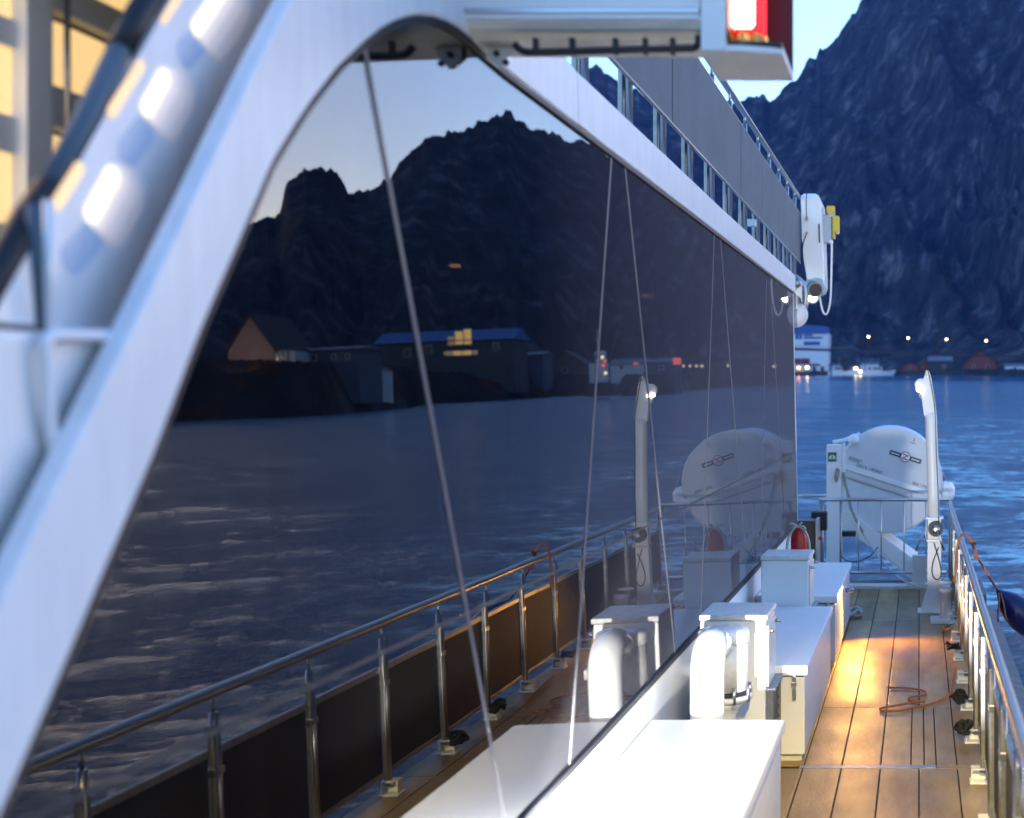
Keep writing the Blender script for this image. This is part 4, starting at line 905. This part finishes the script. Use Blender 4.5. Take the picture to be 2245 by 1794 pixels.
# ------------------------------------------------------------------ foreground left: fairing, rail, wheelhouse window
GLp = lambda px, py, X: P(px, py, -X*F/(VX-px))
wf = thing('curved_fairing', 'glossy white curved strip with glowing pads painted as warm reflections left of the glass arch', 'fairing', GLp(330, 350, -1.68))
XF, RF = -1.68, 1.1
l0, l1, r0_, r1_ = GLp(354, 0, XF), GLp(60, 560, XF), GLp(614, 0, XF), GLp(330, 560, XF)
q1, q2 = (l1+r1_)/2, (l0+r0_)/2; axv = (q2-q1).normalized(); out = Vector((1, 0, 0)); side = axv.cross(out).normalized()
if side.y < 0: side = -side
c0 = q1 + out*(.02-RF)
def fsurf(l, s_, off=0.0):                           # along the axis, across it (metres), height over the skin
    a = s_/RF; return c0 + axv*l + (side*math.sin(a) + out*math.cos(a))*(RF+off)
vs, fs = [], []; nk = 25; nl = 8
for i in range(nl+1):
    for k in range(nk): vs.append(fsurf(-.45+1.7*i/nl, -.155+.31*k/(nk-1)))
for i in range(nl):
    for k in range(nk-1): fs.append((i*nk+k, i*nk+k+1, (i+1)*nk+k+1, (i+1)*nk+k))
mb = MB().add(vs, fs, True)
mb.add([v-out*.012 for v in vs], [tuple(reversed(f)) for f in fs], True).build('shell', M['frame'], wf)
def fhit(px, py):
    d = Vector(((px-VX)/F, 1, (VY-py)/F)); E = Vector((0, 0, CZ)); c = c0-E
    dp = d-axv*d.dot(axv); cp = c-axv*c.dot(axv); a = dp.dot(dp); b = -2*dp.dot(cp); t = (-b-math.sqrt(max(0, b*b-4*a*(cp.dot(cp)-RF*RF))))/2/a
    p = d*t-c; return p.dot(axv), math.atan2(p.dot(side), p.dot(out))*RF
def slot(pa, pb, w, name, m, lift=.0015):  # thin pad laid on the skin to imitate a reflection
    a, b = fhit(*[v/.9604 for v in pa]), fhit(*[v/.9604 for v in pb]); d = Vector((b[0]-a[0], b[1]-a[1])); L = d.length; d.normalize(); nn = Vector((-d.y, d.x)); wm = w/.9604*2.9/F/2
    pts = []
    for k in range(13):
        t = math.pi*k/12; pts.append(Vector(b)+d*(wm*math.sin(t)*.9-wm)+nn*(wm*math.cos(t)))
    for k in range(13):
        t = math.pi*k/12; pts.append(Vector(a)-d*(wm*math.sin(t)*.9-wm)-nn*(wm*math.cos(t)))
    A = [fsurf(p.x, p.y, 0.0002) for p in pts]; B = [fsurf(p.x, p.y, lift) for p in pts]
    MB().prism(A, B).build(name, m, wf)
M['reflection_pad'] = mat('painted_reflection_blue', (.44, .54, .68), .35)  # flat blue that paints in the darker reflection patches
for pa, pb in [((378,128),(440,60)), ((255,340),(318,255)), ((135,565),(212,478))]: slot(pa, pb, 62, 'painted_blue_patch', M['reflection_pad'], .0012)  # blue pads imitate darker reflections; no slots in the fairing
for k, (grow, shift, key) in enumerate(((64, 44, 'refl_l1'), (40, 28, 'refl_l2'), (18, 13, 'refl_l3'), (0, 0, 'refl_lit'), (-14, -3, 'refl_core'))):  # nested glowing pads imitate warm reflection streaks; no lamps sit here
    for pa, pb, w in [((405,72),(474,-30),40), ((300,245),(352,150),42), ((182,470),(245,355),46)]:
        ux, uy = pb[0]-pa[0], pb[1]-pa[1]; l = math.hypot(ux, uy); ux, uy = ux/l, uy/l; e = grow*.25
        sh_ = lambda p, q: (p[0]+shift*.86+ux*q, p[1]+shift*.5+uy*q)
        slot(sh_(pa, -e), sh_(pb, e), w+grow, 'painted_streak' if k == 3 else 'reflection_pad', M[key], .0014+.0006*k)  # a pad on the skin imitating a reflection, not a real slot
for pa, pb, w in [((340,48),(385,-20),16), ((228,245),(300,130),22), ((112,440),(172,345),24)]: slot(pa, pb, w, 'painted_edge_streak', M['refl_edge'], .0022)  # narrow orange streaks, likewise imitated reflections
# dark diagonal rail
dr = thing('dark_rail', 'thick dark diagonal tube crossing before the lit wheelhouse windows', 'rail', GLp(180, 300, -1.72))
MB().tube([GLp(-60, 690, -1.70), GLp(0, 590, -1.70), GLp(60, 480, -1.70), GLp(112, 412, -1.70)], .029, 14).build('grip', M['gasket'], dr)
MB().tube([GLp(112, 412, -1.70), GLp(180, 280, -1.70), GLp(262, 110, -1.70)], .024, 14).build('sleeve', M['grey_cover'], dr)
MB().tube([GLp(262, 110, -1.70), GLp(300, 40, -1.70), GLp(370, -70, -1.70)], .028, 14).build('grip', M['gasket'], dr)
# bulwark wall
bw = thing('bow_bulwark', 'bluish white bulwark wall with a bent edge at the far left', 'bulwark', GLp(60, 900, -1.80))
X0 = -1.60
ya, yb = GLp(-250, 0, X0).y, GLp(330, 0, X0).y
MB().box((X0-.12, ya, 0), (X0, yb+.5, GLp(60, 722, X0).z), .02).build('wall', M['white'], bw)
MB().tube(spline([GLp(118, 1000, X0+.02), GLp(106, 900, X0+.02), GLp(100, 800, X0+.02), GLp(98, 760, X0+.02), GLp(104, 742, X0+.02), GLp(125, 736, X0+.02), GLp(180, 736, X0+.02), GLp(250, 736, X0+.02)], 5), .012, 10).build('bent_edge', M['frame'], bw)
MB().box((X0-.13, ya, GLp(60, 722, X0).z+.001), (X0+.0, GLp(103, 0, X0).y, GLp(60, 712, X0).z), .004).build('cap_rail', M['black'], bw)
MB().tube([GLp(112, 735, X0-.03), GLp(108, 600, X0-.03), GLp(106, 440, X0-.03)], .009, 10).build('white_stanchion', M['white_gel'], bw)
MB().tube([GLp(82, 735, X0-.07), GLp(82, 450, X0-.07)], .020, 10).build('dark_stanchion', M['grey_cover'], bw)
# wheelhouse lit windows
wh = thing('wheelhouse_window', 'yellow lit wheelhouse windows with grey bars at the top left', 'window', GLp(120, 250, -2.3))
X1 = -2.35
def wrect(pxa, pya, pxb, pyb, X, th, name, m):
    a, b = GLp(pxa, pya, X), GLp(pxb, pyb, X); zc = (VY-(pya+pyb)/2)
    ya, yb = a.y, b.y; zt = CZ+(VY-pya)*(ya+yb)/2/F; zl2 = CZ+(VY-pyb)*(ya+yb)/2/F
    return MB().box((X-th, ya, zl2), (X, yb, zt), .004).build(name, m, wh)
M['bar'] = mat('window_bar_paint', (.62, .68, .74), .45)
for r0, r1 in ((-160, 30), (95, 245), (330, 485)):
    wrect(-60, r0, 58, r1, X1, .02, 'pane', M['lit_window'])
    wrect(118, r0, 330, r1, X1, .02, 'pane', M['lit_window'])
for r0, r1 in ((31, 94), (246, 329), (486, 760)):
    wrect(-60, r0, 58, r1, X1+.015, .05, 'bar', M['bar']); wrect(118, r0, 420, r1, X1+.015, .05, 'bar', M['bar'])
wrect(59, -160, 117, 760, X1+.04, .08, 'mullion', M['bar'])
MB().tube([GLp(146, -60, X1+.08), GLp(150, 420, X1+.08)], .008, 8).build('window_stay', M['dull_steel'], wh)

# ------------------------------------------------------------------ far shore, straight ahead
def houses():
    pass
M['wall_white'] = mat('house_white', (.42, .44, .47), .7, var=.1, vscale=.4)
M['wall_red'] = mat('house_red', (.22, .05, .035), .8, var=.2, vscale=.5)
M['wall_grey'] = mat('house_grey', (.045, .045, .05), .8, var=.2, vscale=.5)
M['wall_blue'] = mat('house_blue', (.05, .07, .11), .8, var=.2, vscale=.5)
M['roof_blue'] = mat('roof_blue', (.03, .09, .26), .7)
M['roof_dark'] = mat('roof_dark', (.03, .03, .035), .8)
M['roof_slate'] = mat('roof_slate', (.08, .10, .14), .7)
M['sign_blue'] = mat('sign_blue', (.02, .07, .28), .6)
M['quay'] = mat('quay_stone', (.05, .05, .05), .9, var=.4, vscale=.3)
M['win_dark'] = mat('house_window', (.02, .025, .03), .2)
M['win_lit'] = mat('house_window_lit', (.9, .6, .2), .4, emis=(1, .55, .12), estr=.12)
M['win_lit2'] = mat('dim_house_window', (.8, .5, .2), .4, emis=(1, .5, .12), estr=.04)
M['win_pale'] = mat('house_window_pale', (.9, .8, .6), .4, emis=(1, .8, .5), estr=.3)
M['lit_red'] = mat('red_neon', (.9, .1, .1), .4, emis=(1, .15, .10), estr=.2)
M['street'] = mat('street_lamp_glow', (1, .8, .5), .4, emis=(1, .75, .35), estr=3)
M['street_or'] = mat('orange_boat_lamp', (1, .5, .2), .4, emis=(1, .35, .08), estr=3)
M['floodlit'] = mat('warm_timber', (.32, .20, .15), .8, var=.15, vscale=.6)
def house(name, c, w, d, h, rh, wall, roof, label, cat='house', wins=(), ridge='y', group=None):
    """gabled house; c = centre of the front foot (facing -Y); ridge along y shows a gable, along x shows a roof slope"""
    t = thing(name, label, cat, c, group); x, y, z = c; g = .0
    MB().box((x-w/2, y, z-6), (x+w/2, y+d, z+h)).build('wall', wall, t)
    o = .35*min(w, d)/6
    if ridge == 'y':
        A = [Vector((x-w/2, y-.02, z+h)), Vector((x+w/2, y-.02, z+h)), Vector((x, y-.02, z+h+rh-.15))]
        MB().prism(A, [v+Vector((0, d, 0)) for v in A]).build('gable', wall, t)
        for s_ in (-1, 1):
            A = [Vector((x, y-o, z+h+rh)), Vector((x+s_*(w/2+o), y-o, z+h-o*.8)), Vector((x+s_*(w/2+o), y-o, z+h-o*.8+.3)), Vector((x, y-o, z+h+rh+.35))]
            MB().prism(A, [v+Vector((0, d+2*o, 0)) for v in A]).build('roof', roof, t)
    else:
        A = [Vector((x-w/2-o, y-o, z+h)), Vector((x-w/2-o, y+d+o, z+h)), Vector((x-w/2-o, y+d/2, z+h+rh))]
        MB().prism(A, [v+Vector((w+2*o, 0, 0)) for v in A]).build('roof', roof, t)
    for wx, wz, ww, wh_, m in wins:
        f = MB().box((x+wx-ww/2-.12, y-.12, z+wz-wh_/2-.12), (x+wx+ww/2+.12, y-.03, z+wz+wh_/2+.12)).build('window', M['wall_white'], t)
        MB().box((x+wx-ww/2, y-.16, z+wz-wh_/2), (x+wx+ww/2, y-.122, z+wz+wh_/2)).build('pane', m, f)
    return t
Yd = 745
def far(px, py, Y=Yd): return P(px, py, Y)
ql, qr = far(1600, 822), far(2320, 818)
q = MB().box((ql.x, Yd-8, water_z(Yd)-3), (qr.x, Yd+60, water_z(Yd)+2.2)).build('quay', M['quay']); tag(q, 'dark stone quay along the far shore', kind='structure')
zq = water_z(Yd)+2.2
# fish plant
pl = thing('harbour_building', 'tall pale blue harbour building with a bright blue roof across the water', 'building', far(1770, 822))
a, b = far(1640, 730), far(1815, 730)
MB().box((a.x, Yd+2, zq), (b.x, Yd+26, a.z)).build('wall', M['pier_white'], pl)
A = [far(1640, 731, Yd+1), far(1813, 731, Yd+1), far(1813, 716, Yd+1), far(1750, 711, Yd+1), far(1640, 709, Yd+1)]
MB().prism(A, [v+Vector((0, 26, 0)) for v in A]).build('roof', M['roof_blue'], pl)
for x0_, y0_, x1_, y1_ in [(1744,732,1751,744),(1753,732,1758,744),(1762,733,1782,737),(1762,739,1803,743),(1762,749,1798,757),(1741,786,1775,799),(1774,798,1798,802)]:
    a, b = far(x0_, y1_, Yd+1.7), far(x1_, y0_, Yd+1.95); MB().box(tuple(a), tuple(b)).build('wall_sign', M['sign_blue'] if y0_ < 780 else M['wall_red'], pl)
for px in (1747, 1760, 1785, 1803):
    a, b = far(px-4, 815, Yd+1.7), far(px+4, 804, Yd+1.9); MB().box(tuple(a), tuple(b)).build('window', M['win_dark'], pl)
MB().box(tuple(far(1640, 768, Yd+1.6)), tuple(far(1815, 765, Yd+1.9))).build('gutter', M['roof_dark'], pl)
house('red_boathouse', (far(2150, 812).x, Yd+4, zq), 18.5, 20, 5.5, 7, M['wall_red'], M['roof_dark'], 'red gabled boathouse on the far quay', 'boathouse', [(-4, 2.5, 2, 2, M['win_dark']), (4, 2.5, 2, 2, M['win_dark'])])
house('grey_boathouse', (far(2062, 812).x, Yd+4, zq), 13, 18, 6, 3, M['wall_grey'], M['roof_slate'], 'low grey shed on the far quay left of the red boathouse', 'shed', [(2, 3, 2, 2, M['win_dark'])], 'x')
house('small_shed', (far(1995, 812).x, Yd+3, zq), 9, 9, 3.2, 2, M['wall_red'], M['roof_dark'], 'small dark red shed on the far quay', 'shed', [(0, 1.8, 1.6, 1.4, M['win_dark'])])
for px, w_, h_, rh_, wm, lab, rg in [(1828, 6, 3.4, 1.4, 'pier_white', 'small white dock hut right beside the blue roofed harbour building', 'x'), (1862, 8, 4.0, 2.2, 'wall_grey', 'grey gabled dock shed behind the first moored boat', 'y'), (1905, 10, 4.2, 1.5, 'pier_white', 'long white dock shed behind the moored boats', 'x'), (1952, 7, 3.6, 2.4, 'wall_blue', 'blue gabled dock hut at the right end of the moored boats', 'y'), (2026, 6, 4.6, 2.2, 'wall_red', 'narrow dark red hut left of the low grey shed', 'y'), (2228, 12, 3.2, 1.6, 'pier_white', 'low pale shed right of the red boathouse', 'x')]:
    house('dock_hut', (far(px, 812).x, Yd+9, zq), w_, 7, h_, rh_, M[wm], M['roof_slate'], lab, 'hut', [(0, 1.9, 1.4, 1.2, M['win_dark'])], rg)
for k, px in enumerate((1836, 1858, 1897, 1915, 1943, 1972)):
    pp_ = far(px, 812, Yd-4); lb_ = ['first', 'second', 'third', 'fourth', 'fifth', 'sixth'][k]
    o = MB().tube([(pp_.x, Yd-9.5, water_z(Yd)-2), (pp_.x, Yd-9.5, zq+2.5+(k % 3)*1.6)], .22, 6).build('mooring_post', M['wall_grey']); tag(o, lb_+' grey mooring post from the harbour building along the far quay', 'post', 'mooring posts along the far quay')
def boat(name, c, L, h, hull_m, label, cabin=True, cat='boat', group=None):
    t = thing(name, label, cat, c, group); x, y, z = c; w = L*.24
    top = [Vector((x-L/2, y-w/2, z+h)), Vector((x+L*.25, y-w/2, z+h)), Vector((x+L/2+h*.4, y, z+h*1.35)), Vector((x+L*.25, y+w/2, z+h)), Vector((x-L/2, y+w/2, z+h))]
    bot = [Vector((x-L*.47, y-w*.35, z-.5)), Vector((x+L*.22, y-w*.35, z-.5)), Vector((x+L*.42, y, z-.5)), Vector((x+L*.22, y+w*.35, z-.5)), Vector((x-L*.47, y+w*.35, z-.5))]
    MB().prism(bot, top).build('hull', hull_m, t)
    if cabin:
        MB().box((x-L*.28, y-w*.3, z+h), (x+L*.08, y+w*.3, z+h+h*1.1), .1).build('cabin', M['wall_white'], t)
        MB().box((x-L*.22, y-w*.31, z+h*1.45), (x+L*.06, y-w*.302, z+h*1.85)).build('cabin_window', M['win_dark'], t)
        MB().tube([(x-L*.05, y, z+h*2), (x-L*.05, y, z+h*4.2)], .07, 6).build('mast', M['wall_white'], t)
    return t
zw = water_z(Yd-14)
boat('workboat', (far(1762, 832, 700).x, 690, water_z(690)), 15, 2.2, M['roof_dark'], 'dark workboat with orange and yellow deck lamps by the harbour building')
for (px, py, m, lab) in [(1751, 807, 'street_or', 'orange lamp glowing on the dark workboat'), (1769.5, 806, 'street', 'yellow lamp glowing on the dark workboat')]:
    o = MB().lathe([(.2, -.5), (.6, -.3), (.7, 0), (.6, .3), (.2, .5)], Matrix.Translation(P(px, py, 684)), 12).build('boat_lamp', M[m]); tag(o, lab, 'lamp')
for i, (px, L, lab) in enumerate([(1842, 14, 'white motorboat moored nearest the harbour building'), (1884, 15, 'white motorboat in the middle of the far moored row'), (1929, 17, 'long white motorboat at the right end of the far moored row')]):
    boat('moored_boat', (far(px, 820, Yd-14).x, Yd-14, zw), L, 2.3, M['pier_white'], lab, True, 'boat', 'white boats moored at the far quay')
for px, py, lab in [(1876, 808, 'white lamp over the moored boats'), (1886, 814.5, 'yellowish lamp just above the waterline at the moored boats')]:
    o = MB().lathe([(.2, -.5), (.6, -.3), (.75, 0), (.6, .3), (.2, .5)], Matrix.Translation(P(px, py, Yd-24)), 12).build('quay_lamp', M['street']); tag(o, lab, 'lamp')
for i, (px, py) in enumerate([(1820,736),(1904,739),(1991,741.5),(2075,744.5),(2162,747.5)]):
    Yl = 780; p = P(px, py, Yl); gz = ground_z(p.x, Yl)
    t = thing('street_lamp', ['street lamp by the blue roof, leftmost of the row of five', 'second street lamp from the blue roof', 'middle street lamp of the five on the far slope', 'fourth street lamp from the blue roof', 'street lamp above the red boathouse, rightmost of the five'][i], 'street lamp', (p.x, Yl, gz), 'street lamps along the far shore road')
    MB().tube([(p.x, Yl, gz-1), (p.x, Yl, p.z+.6)], .12, 6).build('pole', M['roof_dark'], t)
    MB().lathe([(.15, -.35), (.42, -.2), (.5, 0), (.42, .2), (.15, .35)], Matrix.Translation((p.x, Yl-.8, p.z)), 12).build('lamp', M['street'], t)
fbr = thing('footbridge', 'long low dark footbridge crossing in front of the far quay', 'bridge', P(1900, 771, 700))
A = [P(1500, 757, 700), P(1740, 762, 700), P(1900, 768, 700), P(2100, 776, 700), P(2400, 783, 700)]
for a, b in zip(A[:-1], A[1:]):
    MB().prism([a, a+Vector((0, 2.2, 0)), b+Vector((0, 2.2, 0)), b], [v-Vector((0, 0, 1.3)) for v in (a, a+Vector((0, 2.2, 0)), b+Vector((0, 2.2, 0)), b)]).build('span', M['roof_dark'], fbr)
    MB().tube([a+Vector((0, 0, 1.0)), b+Vector((0, 0, 1.0))], .09, 6).build('handrail', M['roof_dark'], fbr)
for px in (1560, 1690, 1822, 1965, 2110, 2250):
    t_ = P(px, np.interp(px, [1500, 1740, 1900, 2100, 2400], [757, 762, 768, 776, 783]), 701); MB().box((t_.x-.35, 700.7, water_z(700)-2), (t_.x+.35, 701.4, t_.z-1.31)).build('pier', M['roof_dark'], fbr)

# ------------------------------------------------------------------ harbour side, seen mirrored in the glass
def rf_pt(px, py, Y): return mirror(P(px, py, Y))
def rhouse(name, pxa, pxb, py_base, py_eave, py_ridge, Y, wall, roof, label, cat='house', wins=(), ridge='y', d=9, inset=14):
    for _ in range(4):
        q_ = rf_pt((pxa+pxb)/2, py_base, Y); az_ = math.degrees(math.atan2(q_.x, q_.y)); Y = (float(np.interp(az_, ha, hr))+inset)*math.cos(math.radians(az_))
    a, b = rf_pt(pxa, py_base, Y), rf_pt(pxb, py_base, Y); e = rf_pt((pxa+pxb)/2, py_eave, Y); rg = rf_pt((pxa+pxb)/2, py_ridge, Y); bb = rf_pt((pxa+pxb)/2, py_base, Y)
    W2 = abs(a.x-b.x); k = W2/abs(pxb-pxa)
    ww = [(-(wx-(pxa+pxb)/2)*k, (py_base-wy)*k, w_*k, h_*k, m) for wx, wy, w_, h_, m in wins]
    return house(name, (bb.x, Y, bb.z), W2, d, e.z-bb.z, rg.z-e.z, wall, roof, label, cat, ww, ridge)
hall = rhouse('floodlit_hall', 505, 605, 800, 768, 690, 235, M['floodlit'], M['roof_dark'], 'warm brown steep gabled hall mirrored near the arch', 'hall', (), 'y', 14)
rhouse('boarded_hut', 600, 650, 806, 768, 760, 228, M['wall_white'], M['roof_dark'], 'small pale boarded hut beside the mirrored warm gable', 'hut', [(612, 785, 4, 34, M['win_dark']), (624, 785, 4, 34, M['win_dark']), (636, 785, 4, 34, M['win_dark'])], 'x', 6)
rhouse('long_warehouse', 652, 790, 812, 766, 756, 240, M['wall_blue'], M['roof_slate'], 'long dark blue warehouse mirrored behind the small huts', 'warehouse', [(735, 782, 8, 10, M['win_dark']), (765, 782, 8, 10, M['win_dark']), (690, 782, 10, 12, M['win_dark'])], 'x', 10)
rhouse('pale_shed', 800, 842, 834, 813, 806, 226, M['wall_white'], M['roof_slate'], 'small pale shed low by the mirrored shore', 'shed', [(832, 819, 6, 6, M['win_dark'])], 'x', 5, 6)
rhouse('blue_roofed_house', 830, 1128, 815, 748, 722, 246, M['wall_grey'], M['roof_blue'], 'wide house with a blue roof and glowing yellow windows mirrored in the glass', 'house', [(992, 748, 12, 18, M['win_lit2']), (1008, 742, 15, 28, M['win_lit']), (1026, 740, 15, 32, M['win_lit']), (984, 775, 14, 8, M['win_lit2']), (1003, 775, 18, 9, M['win_lit']), (1024, 775, 18, 9, M['win_lit']), (1041, 775, 10, 8, M['win_lit2']), (900, 770, 14, 16, M['win_dark']), (1090, 765, 14, 16, M['win_dark']), (945, 765, 12, 16, M['win_dark'])], 'x', 12)
rhouse('white_house', 1055, 1100, 826, 785, 762, 232, M['wall_blue'], M['roof_slate'], 'blue grey gabled house right of the yellow windows', 'house', [(1065, 792, 8, 10, M['win_dark']), (1085, 792, 8, 10, M['win_dark'])])
rhouse('grey_house', 1106, 1190, 826, 778, 770, 236, M['wall_blue'], M['roof_slate'], 'low blue grey house with two dark windows mirrored mid glass', 'house', [(1118, 792, 8, 9, M['win_dark']), (1141, 792, 8, 9, M['win_dark'])], 'x')
rhouse('dark_boathouse', 1195, 1285, 832, 800, 770, 250, M['wall_grey'], M['roof_dark'], 'dark gabled boathouse mirrored left of the ship', 'boathouse', [(1240, 812, 10, 10, M['win_dark'])])
rhouse('quay_house', 1345, 1415, 826, 800, 785, 300, M['wall_white'], M['roof_slate'], 'white quay house mirrored right of the mast', 'house', [(1403, 799, 7, 5, M['lit_red']), (1370, 805, 7, 8, M['win_dark'])], 'x')
rhouse('long_shed', 1420, 1480, 826, 795, 785, 320, M['wall_blue'], M['roof_slate'], 'blue grey shed mirrored beside the red sign', 'shed', [(1450, 808, 8, 8, M['win_dark'])], 'x')
s1 = rf_pt(1476, 800, 300); s2 = rf_pt(1494, 785, 300)
sg2 = thing('red_sign', 'glowing red sign mirrored in the glass beside the blue grey shed', 'sign', s1)
for k in range(3):
    z0 = s1.z+(s2.z-s1.z)*(k*.36); MB().box((s1.x, 299.8, z0), (s2.x, 300, z0+(s2.z-s1.z)*.22)).build('sign_strip', M['lit_red'], sg2)
MB().tube([((s1.x+s2.x)/2, 300.3, s1.z-5), ((s1.x+s2.x)/2, 300.3, s2.z)], .15, 6).build('pole', M['roof_dark'], sg2)
hp = rf_pt(555, 775, 235)
hl = bpy.data.lights.new('hall_floodlight', 'SPOT'); hl.energy = 260; hl.color = (1, .70, .50); hl.shadow_soft_size = .1; hl.spot_size = R(100)
ho_ = bpy.data.objects.new('hall_floodlight', hl); COL.objects.link(ho_); ho_.location = (hall.location.x, hall.location.y-9, hall.location.z+1.0); ho_.rotation_euler = (R(102), 0, 0)
# fishing vessel at the quay
v0 = rf_pt(1325, 868, 270); v0.z = water_z(270)
ls = rf_pt(1345, 868, 270).x; sc2 = abs(rf_pt(1300, 800, 270).x - rf_pt(1400, 800, 270).x)/100
fv = thing('fishing_vessel', 'fishing vessel with tall mast and deck lights mirrored in the glass', 'fishing boat', (v0.x, 270, v0.z))
bx = lambda pa, ya, pb, yb, d0, d1: (tuple(rf_pt(pa, ya, 270)+Vector((0, d0, 0))), tuple(rf_pt(pb, yb, 270)+Vector((0, d1, 0))))
MB().box(*bx(1282, 870, 1352, 840, 0, 5), .3).build('hull', M['roof_dark'], fv)
MB().box(*bx(1288, 840, 1330, 795, .6, 4.2), .2).build('wheelhouse', M['wall_white'], fv)
MB().box(*bx(1298, 795, 1326, 768, 1.2, 3.6), .2).build('bridge', M['wall_white'], fv)
MB().box(*bx(1300, 786, 1324, 777, 1.1, 1.18)).build('bridge_window', M['win_dark'], fv)
MB().tube([rf_pt(1308, 768, 272), rf_pt(1308, 722, 272)], .18, 6).build('mast', M['wall_white'], fv)
MB().tube([rf_pt(1300, 745, 272), rf_pt(1318, 745, 272)], .10, 6).build('yard', M['wall_white'], fv)
for px, py, m in [(1325,783,'win_pale'),(1331,792,'lit_red'),(1328,801,'lit_red'),(1333,818,'win_pale')]:
    MB().box(*bx(px-3, py+3, px+3, py-3, -.2, .3)).build('deck_light', M[m], fv)
for k, px in enumerate((1500, 1515, 1528, 1540, 1592, 1702)):
    p = rf_pt(px, 803, 330)
    o = MB().lathe([(.1, -.25), (.28, 0), (.1, .25)], Matrix.Translation(p), 8).build('shore_lamp', M['win_pale']); tag(o, ['leftmost tiny warm lamp on the mirrored far quay', 'second tiny warm lamp on the mirrored far quay', 'third tiny warm lamp on the mirrored far quay', 'fourth tiny warm lamp on the mirrored far quay', 'fifth tiny warm lamp on the mirrored far quay', 'rightmost tiny warm lamp on the mirrored far quay'][k], 'lamp', 'tiny lamps along the mirrored quay')

# ------------------------------------------------------------------ lamps that light the ship
def light(name, kind, loc, energy, color, size=.1, target=None, angle=None, blend=.3):
    d = bpy.data.lights.new(name, kind); d.energy = energy; d.color = color
    o = bpy.data.objects.new(name, d); COL.objects.link(o); o.location = loc
    if kind == 'SPOT': d.spot_size = R(angle); d.spot_blend = blend; d.shadow_soft_size = size
    elif kind == 'POINT': d.shadow_soft_size = size
    if target is not None: o.rotation_euler = (Vector(target)-Vector(loc)).to_track_quat('-Z', 'Y').to_euler()
    return o
dl = thing('deck_lamp', 'small round deck lamp fixed low on the side of the far locker', 'lamp', (-.72, 13.3, .56))
MB().lathe([(.045, 0), (.045, .03), (.03, .045)], Matrix.Translation((-.71, 13.3, .50)), 16).build('hood', M['dull_steel'], dl)
light('deck_lamp_light', 'SPOT', (-.64, 13.3, .50), 11, (1, .45, .07), .04, (-.25, 12.7, 0), 145, .7)
light('near_deck_light', 'SPOT', (-1.26, 4.50, .755), 210, (1, .97, .90), .04, (-1.20, 7.6, .48), 62, .5)
light('flood_light', 'SPOT', tuple(u5(1060, 1230, 16.9)+Vector((.1, -.1, -.05))), .1, (1, .93, .80), .08, (-.3, 19.3, 1.2), 100, .6)
light('overhead_deck_light', 'SPOT', (.05, 3.2, 3.3), 200, (1, .74, .24), .10, (.25, 7.3, 0), 46, .9)
d = bpy.data.lights.new('wheelhouse_glow', 'AREA'); d.energy = .7; d.color = (1, .70, .38); d.size = .7
o = bpy.data.objects.new('wheelhouse_glow', d); COL.objects.link(o); o.location = (-2.28, 2.75, 3.15)
o.rotation_euler = (Vector((-1.6, 3.0, 3.1))-Vector(o.location)).to_track_quat('-Z', 'Y').to_euler()
